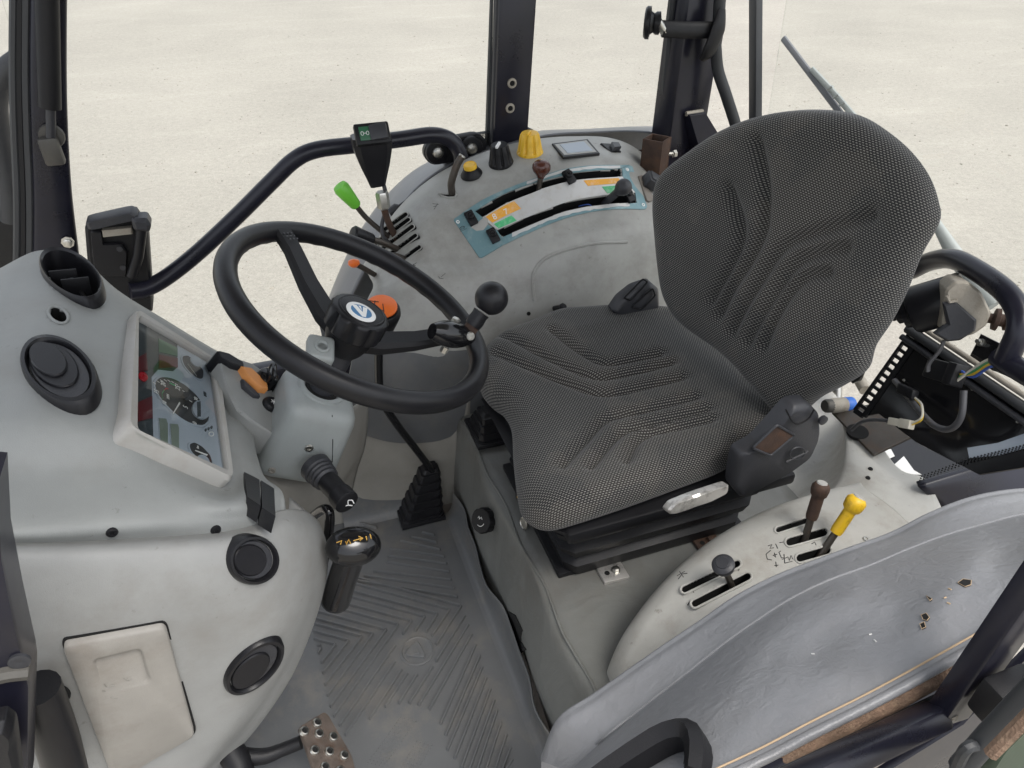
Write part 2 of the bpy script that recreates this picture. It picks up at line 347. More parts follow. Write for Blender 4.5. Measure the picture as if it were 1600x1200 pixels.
def slot_on(poly, bvh, name, parent, rimmat, rim=.0025, depth=.035, flat=True):
    c = [sum(q[i] for q in poly) / len(poly) for i in (0, 1)]; cl, cn = S(c[0], c[1], bvh)
    if flat: P = onpl(poly, (cl, cn)); N = [cn] * len(P)
    else: P, N = onsf(poly, bvh)
    r = MB().ring(P, rim).build(name + '_rim', rimmat, parent)
    n = len(P); m = MB(); m.add([P[i] - N[i] * .001 for i in range(n)] + [P[i] - N[i] * depth for i in range(n)], [(i, (i + 1) % n, n + (i + 1) % n, n + i) for i in range(n)] + [tuple(range(n, 2 * n))])
    m.build(name + '_well', 'void', parent); return r
def screw(px, py, bvh, r, mat, parent, name='screw', hole='void'):
    l, n = S(px, py, bvh); o = MB().lathe(l - n * .002, n, [(r * 1.15, 0), (r * 1.15, .003), (r * .95, .0045), (r * .5, .0045), (r * .42, .003)], 14).build(name, mat, parent)
    return o
def lettering(txt, o, right, up, size, mat, parent, name='lettering', h=.0003):
    cu = bpy.data.curves.new('t', 'FONT'); cu.body = txt; cu.size = size; cu.extrude = h; cu.align_x = 'CENTER'; cu.align_y = 'CENTER'; cu.resolution_u = 2
    t = bpy.data.objects.new('t', cu); me = bpy.data.meshes.new_from_object(t); bpy.data.objects.remove(t); bpy.data.curves.remove(cu)
    r = right.normalized(); u = (up - r * up.dot(r)).normalized(); n = r.cross(u)
    m = MB(); m.add([o + r * v.co.x + u * v.co.y + n * (v.co.z + h) for v in me.vertices], [tuple(p.vertices) for p in me.polygons]); bpy.data.meshes.remove(me)
    return m.build(name, mat, parent, fix=False)
def stroke(pts, bvh, w, mat, name, parent, h=.0006):
    m = MB(); P, N = onsf(pts, bvh)
    m.tube([p + n * .0002 for p, n in zip(P, N)], w, 5, flat=1); return m.build(name, mat, parent)
X, Y, Z = V((1, 0, 0)), V((0, 1, 0)), V((0, 0, 1))
# ================================================================== SETTING
m = MB(); m.add([(-400, -400, -1.25), (400, -400, -1.25), (400, 400, -1.25), (-400, 400, -1.25)], [(0, 1, 2, 3)])
struct(m.build('ground', 'ground', fix=False))
gs = MB()
for i in range(2600):
    r = 2.2 + 13 * random.random() ** .8; a = random.uniform(-.55, 1.25); c = V((r * math.sin(a), r * math.cos(a) - .4, -1.25)); q = random.uniform(.004, .013) * (1.6 if random.random() < .06 else 1)
    pts = [V((math.cos(k * 1.2566 + a), math.sin(k * 1.2566 + a), 0)) * q * random.uniform(.7, 1.2) for k in range(5)]
    gs.add([c + p - Z * .002 for p in pts] + [c + p * .6 + Z * q * .55 for p in pts], [(k, (k + 1) % 5, 5 + (k + 1) % 5, 5 + k) for k in range(5)] + [(5, 6, 7, 8, 9)])
struct(gs.build('gravel_stones', 'stone', fix=False), 'stuff'); bpy.data.objects['gravel_stones']['label'] = 'small loose stones scattered over the pale yard'
# cab floor pan, from the firewall to the rear step
m = MB().box(V((.36, .0, -.03)), (X, Y, Z), (.74, .66, .024), .004)
struct(m.build('cab_floor', 'under'))

# seat platform: raised step across the cab, covered with olive grey vinyl
PF = thing('seat_platform', 'olive grey vinyl covered step under the seat with a torn front edge', 'platform', (.6, 0, 0))
g = []
for t, yy in enumerate((.36, .24, .12, 0, -.12, -.24, -.36, -.47)):
    w = .006 * math.sin(t * 2.1); a = .012 if t in (4, 5) else 0
    g.append([V((.298 + w * .5 + a, yy, .0)), V((.305 + w - a * .6, yy, .11)), V((.320 + w, yy, .22)), V((.338, yy, .247)), V((.39, yy, .249)), V((.52, yy, .246 + .004 * math.sin(t * 3))), V((.72, yy, .246)), V((.90, yy, .246))])
pfm = MB().patch(g, 5, 5).face_cam(); PFB = pfm.bvh(); pfm.build('vinyl_cover', 'vinyl', PF, solid=.004)
# rolled seam bead along the upper edge
MB().tube([V((.333, yy, .2475)) + V((.004 * math.sin(yy * 30), 0, 0)) for yy in [.34 - .05 * i for i in range(17)]], .0022, 6, sub=3).build('edge_seam', 'vinyl', PF)
# torn flap
slab_on([(795, 955), (806, 961), (817, 985), (815, 1003), (823, 1015), (808, 1024), (800, 1010), (796, 990)], PFB, .002, 'void', 'torn_hole', PF, bev=.0005, flat=False)
# ------------------------------------------------------------------ floor mat
MT = thing('floor_mat', 'ribbed grey rubber mat with round emblem on the cab floor', 'floor mat', (.12, 0, 0))
outl = [(-.28, -.46), (-.28, .40), (.06, .40), (.10, .335), (.205, .335), (.215, .30), (.272, .30), (.285, .1), (.283, -.1), (.286, -.3), (.283, -.46)]
mm = MB(); n = len(outl)
mm.slab([V((x, y, 0)) for x, y in outl], Z, .006, .002, base=-.005); MTB = mm.bvh(); mm.build('mat_base', 'mat', MT)
# turned-up rim along the platform, wavy
g = []
for i in range(14):
    yy = .3 - i * .057; w = .007 * math.sin(i * 1.1) + .004 * math.sin(i * 2.3)
    g.append([V((.262, yy, .0055)), V((.276, yy, .012)), V((.285 + w * .3, yy, .035)), V((.287 + w, yy, .062)), V((.2915 + w, yy, .063)), V((.2925 + w * .5, yy, .03))])
MB().patch(g, 3, 3).build('turned_up_edge', 'mat', MT)
# far flap of the mat against the tunnel
MB().patch([[V((.03 + .04 * i, .325, .006)), V((.03 + .04 * i, .34, .02)), V((.03 + .04 * i, .347, .06)), V((.03 + .04 * i, .3495, .085 + .01 * math.sin(i)))] for i in range(5)], 3, 3).build('turned_up_edge', 'mat', MT)
def cpx(x, y): return (400 + x / 2.4, 700 + y / 2.4)
EMC = cpx(605, 762)
def rib(a, b):
    A, B = G(*cpx(*a), z=.0055), G(*cpx(*b), z=.0055)
    if (B - A).length < .006: return
    d = (B - A).normalized(); s = V((-d.y, d.x, 0)); w = .0025; h = .0078
    q = [A - s * w, A + s * w, B + s * w, B - s * w]; tq = [A + d * .002 - s * w * .5, A + d * .002 + s * w * .5, B - d * .002 + s * w * .5, B - d * .002 - s * w * .5]
    r = MB(); r.add(q + [p + Z * h for p in tq], [(4, 5, 1, 0), (5, 6, 2, 1), (6, 7, 3, 2), (7, 4, 0, 3), (7, 6, 5, 4)]); r.build('rib', 'mat', MT, fix=False)
def ribc(a, b):     # skips the emblem disc
    N = 40; run = None
    for i in range(N + 1):
        p = (a[0] + (b[0] - a[0]) * i / N, a[1] + (b[1] - a[1]) * i / N)
        inside = math.hypot((p[0] - 605), (p[1] - 762)) < 82
        if not inside and run is None: run = p
        if (inside or i == N) and run is not None: rib(run, p); run = None
Vk = [(300, 740), (350, 725), (400, 710), (440, 700), (490, 685), (535, 665), (585, 652), (635, 635), (682, 625), (727, 608), (770, 595)]
for k, (x, y) in enumerate(Vk):
    lx = (218, 216, 214, 210, 206, 200, 200, 210, 240, 300, 360)[k]; ribc((x, y), (lx, y - (x - lx) * .27))
    ex, ey = ((245, 812), (250, 850), (258, 893), (268, 935), (278, 975), (290, 1012), (312, 1048), (335, 1082), (425, 1022), (484, 976), (535, 962))[k]
    ribc((x, y), (ex, ey))
rib((245, 745), (230, 742)); rib((245, 752), (234, 775))
for (a, b) in zip([(757, 562), (745, 530), (735, 498), (725, 467), (717, 437), (708, 410), (693, 385), (680, 357), (670, 330)], [(370, 500), (405, 482), (440, 465), (490, 430), (495, 408), (500, 380), (540, 350), (580, 335), (622, 318)]): rib(a, b)
for (a, b) in zip([(785, 630), (797, 665), (810, 700), (825, 740), (840, 780), (850, 822), (865, 862), (880, 905), (895, 945), (905, 985), (920, 1030), (940, 1075), (955, 1125), (962, 1170)], [(575, 962), (610, 970), (650, 985), (692, 1040), (712, 1082), (718, 1138), (745, 1170), (770, 1205), (795, 1225), (820, 1240), (850, 1250), (880, 1260), (905, 1260), (925, 1230)]): ribc(a, b)
for a, b in (((340, 270), (455, 303)), ((386, 258), (445, 273))): rib(a, b)
# emblem: disc with a raised triangle
ec = G(*EMC, z=.0055); a0 = (G(*cpx(605, 700), z=.0055) - ec).length
MB().lathe(ec - Z * .001, Z, [(.034, 0), (.034, .0035), (.031, .0045), (.029, .002)], 36).build('emblem_disc', 'mat', MT)
tri = [G(*cpx(*q), z=.0065) for q in ((560, 775), (565, 762), (598, 730), (607, 728), (614, 735), (636, 778), (632, 790), (570, 785))]
MB().slab(tri, Z, .005, .002).build('emblem_triangle', 'mat', MT)
tri = [G(*cpx(*q), z=.0115) for q in ((590, 772), (606, 752), (618, 774))]; MB().slab(tri, Z, .0015, .001).build('emblem_triangle', 'mat', MT)
# heel pad studs
st = MB()
for (x0, y0, x1, y1, nn) in ((600, 1010, 470, 1190, 17), (660, 1100, 600, 1200, 10)):
    for i in range(nn):
        for j in range(5):
            x = x0 + (x1 - x0) * i / nn - 14 * j; y = y0 + (y1 - y0) * i / nn - 4 * j + 14; c = G(*cpx(x, y), z=.0055)
            st.lathe(c, Z, [(.0022, 0), (.0016, .0014)], 6)
struct(st.build('heel_studs', 'mat', MT), 'stuff')
# ------------------------------------------------------------------ far footwell wall and right-hand console
RC = thing('right_console', 'grey moulded console over the right mudguard with levers and dials', 'console', (.55, .6, 0))
def row(pts): return [G(px, py, y=yy) for px, py, yy in pts]
g = [row([(572, 408, .70), (618, 330, .71), (690, 268, .73), (790, 227, .74), (890, 213, .74), (980, 224, .73), (1062, 290, .72)]),
     row([(568, 416, .66), (628, 336, .655), (703, 280, .67), (795, 242, .67), (890, 228, .67), (975, 239, .67), (1055, 300, .66)]),
     row([(577, 432, .60), (650, 352, .58), (722, 318, .585), (815, 275, .59), (895, 256, .59), (980, 260, .59), (1050, 310, .58)]),
     row([(583, 448, .53), (655, 405, .505), (750, 402, .485), (840, 364, .485), (925, 341, .485), (1010, 335, .485), (1070, 360, .48)]),
     row([(573, 470, .475), (650, 440, .455), (750, 432, .445), (845, 400, .44), (930, 378, .44), (1015, 380, .44), (1080, 400, .44)]),
     row([(558, 515, .43), (645, 500, .415), (745, 490, .41), (845, 470, .405), (930, 465, .405), (1015, 470, .405), (1080, 480, .405)]),
     row([(545, 590, .385), (630, 600, .375), (735, 600, .37), (840, 600, .37), (940, 600, .37), (1020, 600, .37), (1090, 600, .37)]),
     row([(530, 650, .365), (620, 660, .36), (725, 665, .355), (840, 700, .355), (940, 700, .355), (1020, 700, .355), (1090, 700, .355)])]
rcm = MB().patch(g, 40, 30).face_cam(); RCB = rcm.bvh()
LOUV = [((655, 386), (622, 410)), ((649, 368), (606, 400)), ((644, 354), (594, 391)), ((638, 343), (588, 380)), ((634, 335), (598, 361))]
lou = [capsule(a, b, 7.5) for a, b in LOUV]
def c2(x, y): return (690 + x / 4.444, 230 + y / 4.444)
s1t = [c2(*q) for q in ((225, 452), (420, 335), (640, 252), (830, 205), (940, 178), (1245, 152))]
s1b = [c2(*q) for q in ((285, 490), (450, 392), (640, 316), (730, 281), (940, 230), (1252, 207))]
s2t = [c2(*q) for q in ((385, 577), (540, 510), (690, 450), (850, 388), (1000, 352), (1180, 330), (1342, 318))]
s2b = [c2(*q) for q in ((420, 626), (560, 568), (690, 512), (850, 450), (1000, 417), (1200, 395), (1352, 388))]
cupslot = [c2(*q) for q in ((-20, 322), (40, 322), (92, 318), (104, 330), (90, 350), (50, 352), (0, 340))]
rcm.cut(lou + [s1t + s1b[::-1], s2t + s2b[::-1], cupslot])
rcm.build('console_body', 'fender', RC, solid=.004)
for P in lou: slot_on(P, RCB, 'louvre', RC, 'fender', rim=.0014, depth=.03)
slot_on(cupslot, RCB, 'lever_slot', RC, 'fender', rim=.003, depth=.04)
# dark wells below the quadrant slots
for A, B in ((s1t, s1b), (s2t, s2b)):
    a, na = onsf([tuple(p[:2]) for p in resample([(x, y, 0) for x, y in A], 24)], RCB); b, nb = onsf([tuple(p[:2]) for p in resample([(x, y, 0) for x, y in B], 24)], RCB)
    w = MB(); k = len(a); loop = [p for p in a] + b[::-1]; nl = na + nb[::-1]; q = len(loop)
    w.add([p for p in loop] + [p - n_ * .045 for p, n_ in zip(loop, nl)], [(i, (i + 1) % q, q + (i + 1) % q, q + i) for i in range(q)] + [(q + i, q + i + 1, 2 * q - 2 - i, 2 * q - 1 - i) for i in range(k - 1)])
    w.build('quadrant_well', 'void', RC)
# wires seen in the upper slot
for px0, px1, mt in ((1135, 1185, 'dred'), (1160, 1100, 'cable'), (980, 1090, 'wireb')):
    a, an = S(*c2(px0, 175 if px0 > 1000 else 370), RCB); b, bn = S(*c2(px1, 215 if px0 > 1000 else 395), RCB)
    MB().tube([a - an * .03, a.lerp(b, .5) - an * .012, b - bn * .03], .0015, 6, sub=5).build('wire', mt, RC)
# teal quadrant plate in bands
def rail(P, n=30): return onsf([tuple(p[:2]) for p in resample(smooth([(x, y, 0) for x, y in P], 6), n)], RCB)
pt = [c2(*q) for q in ((140, 462), (300, 360), (500, 272), (640, 222), (830, 160), (1040, 130), (1300, 128))]
pb = [c2(*q) for q in ((420, 685), (600, 600), (800, 515), (1000, 458), (1200, 432), (1400, 432))]
def band2(A, B, mat, nm, par, h=.0022, n=30):
    a, na = rail(A, n); b, nb = rail(B, n); return MB().band(a, b, na, h).build(nm, mat, par)
QP = band2(pt, [(x, y - .5) for x, y in s1t], 'teal', 'quadrant_plate', RC)
band2([(x, y + .5) for x, y in s2b], pb, 'teal', 'plate_lower_band', QP)
def lerp2(A, B, t):
    a = resample(smooth([(x, y, 0) for x, y in A], 6), 40); b = resample(smooth([(x, y, 0) for x, y in B], 6), 40); return [tuple((p.lerp(q, t))[:2]) for p, q in zip(a, b)]
mt_, mb_ = s1b, s2t
band2(lerp2(mt_, mb_, 0), lerp2(mt_, mb_, 1), 'wplate', 'scale_strip', QP, h=.0022)
def sub(A, t0, t1): r = resample([(x, y, 0) for x, y in A], 60); return [tuple(p[:2]) for p in r[int(t0 * 59):int(t1 * 59) + 1]]
def printed(u0, u1, t0, t1, mat, nm):
    a, na = rail(sub(lerp2(mt_, mb_, t0), u0, u1), 12); b, nb = rail(sub(lerp2(mt_, mb_, t1), u0, u1), 12); MB().band(a, b, na, .0028).build(nm, mat, QP)
printed(.02, .24, .06, .52, 'oprint', 'orange_print'); printed(.02, .16, .62, .96, 'gprint', 'green_print'); printed(.74, .97, .08, .40, 'oprint', 'orange_print'); printed(.82, .985, .52, .92, 'gprint', 'green_print')
def wobble(A, f): return [(x, y + f * random.uniform(-1, 1)) for x, y in A]
a = resample([(x, y, 0) for x, y in s2b], 40); band2([tuple(p[:2]) for p in a[3:38]], wobble([(p.x, p.y + 5.5) for p in a[3:38]], 1.2), 'wplate', 'worn_band', QP, h=.0028, n=60)
a = resample([(x, y, 0) for x, y in pt], 40); band2([(p.x, p.y + 1) for p in a[16:38]], wobble([(p.x, p.y + 5) for p in a[16:38]], .8), 'wplate', 'worn_band', QP, h=.0028, n=60)
# plate ends
def poly_on(P, h, mat, nm, par, bev=.001): p, n_ = onsf(P, RCB); return MB().slab(p, n_, h, bev).build(nm, mat, par)
poly_on([c2(*q) for q in ((85, 512), (88, 498), (140, 462), (225, 440), (290, 492), (330, 545), (385, 577), (420, 626), (420, 686), (280, 770), (262, 768))], .0022, 'teal', 'plate_end', QP)
poly_on([c2(*q) for q in ((1250, 150), (1300, 128), (1320, 135), (1425, 415), (1415, 432), (1370, 435), (1352, 390), (1342, 316), (1255, 208))], .0022, 'teal', 'plate_end', QP)
poly_on([c2(*q) for q in ((200, 560), (255, 520), (300, 485), (322, 500), (322, 540), (290, 580), (240, 586))], .0034, 'bezel', 'worn_patch', QP)
for q in ((113, 521), (267, 741), (1288, 157), (1398, 402)): screw(*c2(*q), RCB, .0042, 'white', QP)
# numerals and pictograms
for t, q, sz in (('8', (368, 487), .02), ('7', (447, 452), .019)):
    l, nn = S(*c2(*q), RCB); r = (S(*c2(q[0] + 30, q[1] - 15), RCB)[0] - l); lettering(t, l + nn * .003, r, nn.cross(r), sz, 'white', QP, 'numeral')
for q in ((145, 565), (238, 622), (285, 680)):
    l, nn = S(*c2(*q), RCB); r = (S(*c2(q[0] + 30, q[1] - 15), RCB)[0] - l).normalized(); u = nn.cross(r); m = MB(); l = l + nn * .0024
    for dx, rr in ((-.004, .0026), (.003, .0018)): m.ring([l + r * (dx + rr * math.cos(t)) + u * rr * math.sin(t) for t in [i * .63 for i in range(10)]], .0005, 4)
    m.tube([l + r * -.006 + u * .003, l + r * .001 + u * .0045, l + r * .007 + u * .001], .0006, 4); m.tube([l + r * -.008 - u * .005, l + r * .008 - u * .005], .0004, 4); m.build('tractor_pictogram', 'ink', QP)
# slider stops on the plate
def stop(q, nm='slider_stop', par=None, lab=None):
    l, nn = S(*c2(*q), RCB); r = (S(*c2(q[0] + 40, q[1] - 20), RCB)[0] - l).normalized(); u = nn.cross(r)
    o = thing('slider_stop', lab, 'slider stop', l, 'slider stops on the lever plate')
    MB().box(l + nn * .006, (r, u, nn), (.010, .017, .0055), .002).build('clip', 'black', o)
    MB().lathe(l + nn * .01 + u * .004, nn, [(.0085, 0), (.0085, .006), (.006, .008), (.006, .0065), (.0025, .0065), (.0025, .011), (.001, .012)], 16).build('thumb_screw', 'black', o)
    return o
stop((205, 500), lab='black slider stop at the front end of the upper slot of the teal plate')
stop((358, 620), lab='black slider stop at the front end of the lower slot of the teal plate')
stop((880, 215), lab='black slider stop midway along the upper slot beside the brown lever')
stop((1290, 345), lab='black slider stop under the dark oval lever at the rear of the plate')
# quadrant levers
def lever_oval(q0, q1, mat, lab, nm, yy, size, stemw):
    l, nn = S(*c2(*q0), RCB); top = G(*c2(*q1), y=l.y + yy); d = (top - l).normalized()
    o = thing(nm, lab, 'lever', l); MB().tube([l - nn * .02, l + d * (top - l).length * .55], [stemw, stemw * 1.1], 10, flat=.5).build('stem', 'charc' if mat != 'brown' else M['tread'], o)
    p = [(.45, .35), (.5, .38), (.6, .55), (.72, .85), (.85, 1), (.98, .97), (1.08, .8), (1.15, .5), (1.175, .12)]; L = (top - l).length
    MB().lathe(l, d, [(size * b, L * a) for a, b in p], 24).build('knob', mat, o); return o
lever_oval((680, 295), (695, 120), 'brown', 'lever with glossy brown oval knob standing in the upper slot of the teal plate', 'quadrant_lever', .0, .021, .011)
lever_oval((1140, 375), (1280, 265), 'charc', 'lever with dark grey oval knob lying at the rear of the lower slot', 'quadrant_lever', -.03, .019, .010)
# socket with flap near the backrest
l, nn = S(*c2(1430, 275), RCB); a, b, nn = frame(nn, V((.5, -.3, .8)))
o = thing('power_socket', 'small dark socket cap on a riveted bracket near the seat backrest', 'socket', l)
slab_on([c2(*q) for q in ((1362, 205), (1385, 195), (1408, 215), (1420, 280), (1465, 345), (1470, 372), (1440, 382), (1420, 370), (1395, 300))], RCB, .003, 'under', 'bracket', o)
for q in ((1385, 214), (1455, 355)): screw(*c2(*q), RCB, .004, 'steel', o, 'rivet')
MB().box(l + nn * .016 + a * .004, (a, b, nn), (.017, .02, .013), .004).build('cap', 'charc', o); MB().box(l + nn * .03 + a * .004, (a, b, nn), (.013, .016, .003), .002).build('flap', 'charc', o)
# dials and buttons on the console top
def dial(px, py, r, h, mat, lab, nm, top=.72, fl=True):
    l, nn = S(px, py, RCB); nn = (nn + Z * .8).normalized(); o = thing(nm, lab, 'dial knob', l)
    MB().lathe(l - nn * .004, nn, [(r, 0), (r, .006), (r * .95, .009), (r * .82, h * .6), (r * top, h * .92), (r * (top - .1), h), (r * .1, h * 1.01)], 60, flute=(8, .008, h * .94, .2) if fl else None).build('dial_body', mat, o)
    a, b, _ = frame(nn, V((-.6, -.8, .1))); MB().box(l + nn * h * .97 + a * r * .3, (a, b, nn), (r * .42, r * .1, .003), .001).build('pointer', 'white' if mat == 'black' else mat, o); return o, l, nn
dial(783, 254, .029, .048, 'black', 'fluted black rotary dial on the right console beside the yellow dial', 'rotary_dial')
dial(828, 238, .031, .05, 'yellow', 'fluted yellow rotary dial on top of the right console', 'rotary_dial')
l, nn = S(737, 272, RCB); nn = (nn + Z * .6).normalized(); o = thing('push_button', 'round push button with yellow cap and black flared collar on the right console', 'button', l)
MB().lathe(l - nn * .003, nn, [(.026, 0), (.026, .004), (.023, .008), (.0175, .016), (.017, .019)], 28).build('collar', 'black', o); MB().lathe(l + nn * .014, nn, [(.0155, 0), (.0155, .009), (.0135, .012), (.0128, .0105), (.002, .0107)], 28).build('cap', 'yellow', o)
# flush lid with grey window
def c6(x, y): return (700 + x / 3.2, y / 3.2)
lid = [(862, 226), (918, 219), (937, 241), (880, 247)]
o = slab_on(lid, RCB, .003, 'black', 'lid', RC, bev=.001); slab_on([(866, 228), (916, 221.5), (932, 239.5), (881, 244.5)], RCB, .0042, 'fender', 'lid_panel', o); slab_on([(874, 229), (912, 224), (926, 238), (886, 242)], RCB, .0052, 'face', 'lid_insert', o)
o = thing('rocker_switch', 'small black rocker switch behind the silver lid on the right console', 'switch', S(957, 234, RCB)[0])
slab_on([(938, 225), (955, 226), (970, 238), (955, 240)], RCB, .003, 'black', 'switch_frame', o); slab_on([(952, 229), (963, 230), (967, 237), (956, 238)], RCB, .014, 'charc', 'rocker', o)
# console markings
for P in (((745, 0),), ): pass
for c in ((612, 318), (680, 322), (648, 412), (690, 433)):
    for k in range(3):
        try: stroke([(c[0] + random.uniform(-5, 5), c[1] + random.uniform(-5, 5)), (c[0] + random.uniform(-6, 6), c[1] + random.uniform(-6, 6))], RCB, .0005, 'ink', 'pen_mark', RC)
        except Exception: pass
# raised lower panel seam on the console side
P, N = onsf([(835, 470), (832, 440), (838, 418), (855, 402), (885, 390), (930, 380), (980, 378)], RCB); MB().tube([p + n_ * .0005 for p, n_ in zip(P, N)], .004, 8, sub=5).build('moulded_edge', 'fender', RC)
for q in ((826, 490), ): screw(*q, RCB, .004, 'void', RC)
lg = [[G(px, py, y=yy - .004) for px, py, yy in r] for r in ([(556, 528, .423), (600, 532, .413), (645, 540, .402), (700, 548, .394), (745, 545, .39), (800, 540, .385), (850, 535, .384)], [(548, 575, .393), (590, 580, .388), (632, 590, .379), (690, 595, .376), (738, 590, .374), (790, 590, .373), (845, 590, .373)], [(534, 640, .368), (575, 646, .365), (622, 655, .3605), (680, 655, .358), (730, 650, .357), (790, 660, .357), (845, 660, .357)], [(530, 662, .364), (570, 680, .36), (620, 692, .3565), (680, 690, .354), (735, 676, .353), (790, 700, .353), (845, 700, .353)])]
MB().patch(lg, 8, 6).face_cam().build('side_liner', 'liner', RC, fix=False)
# lower tunnel wall in front of the mat
FW = thing('tunnel_wall', 'worn grey beige sheet wall at the far side of the footwell', 'panel', (.1, .36, 0))
g = [[G(px, py, y=yy) for px, py, yy in r] for r in ([(495, 560, .42), (545, 600, .40), (620, 640, .38), (700, 640, .37), (735, 600, .365)], [(495, 690, .36), (545, 705, .352), (620, 720, .345), (690, 715, .342), (735, 680, .342)], [(490, 760, .358), (545, 770, .35), (620, 775, .345), (690, 785, .342), (740, 740, .342)], [(485, 830, .356), (545, 830, .35), (620, 830, .345), (690, 830, .342), (745, 800, .342)])]
MB().patch(g, 6, 6).face_cam().build('wall_sheet', 'cowl', FW, solid=.004)
# ------------------------------------------------------------------ mudguard outside the console
g = [row([(548, 470, .755), (600, 372, .765), (655, 295, .77), (720, 255, .775), (840, 216, .775), (930, 208, .775), (1010, 208, .76), (1090, 225, .75)]),
     row([(520, 470, .86), (572, 372, .865), (632, 292, .865), (705, 246, .87), (830, 211, .87), (920, 205, .87), (1010, 201, .86), (1090, 205, .85)]),
     row([(500, 505, .93), (552, 385, .94), (615, 297, .94), (690, 247, .95), (820, 212, .95), (915, 206, .95), (1010, 202, .94), (1090, 206, .94)])]
g.append([p + V((0, .02, -.05)) for p in g[-1]]); g.append([p + V((0, .02, -.35)) for p in g[-2]])
tag(MB().patch(g, 8, 6).face_cam().build('mudguard', 'fendx', solid=.004), 'dark blue grey mudguard curving outside the right console', 'mudguard')
# gas strut lying on the mudguard
o = thing('gas_strut', 'thin grey gas strut lying along the right mudguard', 'gas strut', G(615, 330, y=.77))
a, b, c = G(722, 255, y=.76), G(650, 305, y=.76), G(616, 329, y=.755)
MB().tube([a, b], .012, 12).build('cylinder', 'black', o); MB().tube([b, c], .006, 10).build('piston_rod', 'charc', o); MB().lathe(c + (c - b).normalized() * .014, b - c, [(.012, 0), (.014, .006), (.014, .024), (.008, .03)], 12).build('ball_socket', 'charc', o)
# ================================================================== DASHBOARD
DA = thing('dashboard', 'grey moulded dashboard with instrument cluster and two round air vents', 'dashboard', (-.22, 0, .6))
def R3(pts): return [G(px, py, z=v) if k == 'z' else G(px, py, y=v) for px, py, k, v in pts]
g = [R3([(-60, 856, 'y', -.28), (0, 852, 'y', -.275), (75, 851, 'y', -.27), (160, 847, 'y', -.262), (250, 841, 'y', -.255), (345, 835, 'y', -.243), (412, 829, 'y', -.228), (436, 824, 'y', -.21)]),
     R3([(-60, 830, 'y', -.277), (0, 825, 'y', -.272), (75, 822, 'y', -.266), (160, 816, 'y', -.258), (250, 812, 'y', -.25), (345, 812, 'y', -.236), (410, 806, 'y', -.22), (437, 800, 'y', -.2)]),
     R3([(-60, 745, 'z', .752), (0, 742, 'z', .75), (75, 738, 'z', .742), (160, 735, 'z', .727), (250, 757, 'z', .697), (345, 785, 'z', .662), (402, 775, 'z', .640), (434, 765, 'z', .618)]),
     R3([(-60, 650, 'z', .785), (0, 650, 'z', .785), (75, 650, 'z', .78), (183, 664, 'z', .752), (268, 712, 'z', .69), (352, 760, 'z', .632), (385, 742, 'z', .618), (404, 735, 'z', .600)]),
     R3([(-60, 560, 'z', .79), (0, 560, 'z', .79), (80, 565, 'z', .787), (186, 580, 'z', .752), (270, 630, 'z', .69), (350, 676, 'z', .628), (374, 668, 'z', .612), (388, 662, 'z', .597)]),
     R3([(-60, 470, 'z', .785), (10, 465, 'z', .79), (95, 475, 'z', .79), (193, 492, 'z', .752), (264, 530, 'z', .69), (338, 570, 'z', .628), (370, 590, 'z', .608), (398, 612, 'z', .59)]),
     R3([(0, 420, 'z', .765), (52, 395, 'z', .77), (115, 402, 'z', .778), (182, 455, 'z', .745), (255, 500, 'z', .69), (335, 548, 'z', .628), (380, 570, 'z', .61), (425, 598, 'z', .588)])]
g.append([p + V((0, .03, -.05)) for p in g[-1]]); g.append([p + V((0, .035, -.30)) for p in g[-2]])
for r in g: r.append(r[-1] + V((.004, .0, -.02))); r.append(r[-2] + V((-.01, 0, -.10)))
dm = MB().patch(g, 20, 20).face_cam(); DB = dm.bvh()
v1 = ell(112, 432, 50, 26, 32); hole = ell(91, 492, 17, 11, 32)
dm.cut([v1, hole]); dm.build('dash_body', 'dash', DA, solid=.004)
# open vent socket, its louvre missing
ov = ell(112, 430, 57, 32, 33, 40); P, N = onsf(ov, DB); cl, cn = S(112, 432, DB)
cl, cn = GP(112, 430, G(112, 430, z=.787), Z), (Z + X * .12).normalized()
P = onpl(ov, (cl + cn * .004, cn)); m = MB(); n = len(P); c = sum(P, V()) / n; vs = []
for sc, hh in ((1.02, -.012), (1.0, .002), (.95, .006), (.88, .003), (.86, -.01), (.80, -.05)): vs += [c + (p - c) * sc + cn * hh for p in P]
m.add(vs, [(k * n + i, k * n + (i + 1) % n, (k + 1) * n + (i + 1) % n, (k + 1) * n + i) for k in range(5) for i in range(n)] + [tuple(range(5 * n, 6 * n))])
VS = m.build('vent_socket', 'satin', DA)
MB().slab([c + (p - c) * .79 for p in P], cn, -.045, .001, base=-.05).build('duct_bottom', 'void', VS)
a, b, _ = frame(cn, c - P[0])
for s in (-1, 1): MB().box(c + a * .018 * s - cn * .02 + b * .004, ((a * .4 + b * .9).normalized(), (a * .9 - b * .4).normalized(), cn), (.018, .0015, .022), .0006).build('broken_clip', 'black', VS)
MB().tube([c - a * .03 - cn * .03, c - cn * .008, c + a * .03 - cn * .03], .003, 8, sub=4).build('pivot_bar', 'black', VS)
slot_on(hole, DB, 'round_hole', DA, 'dash', rim=.002, depth=.03)
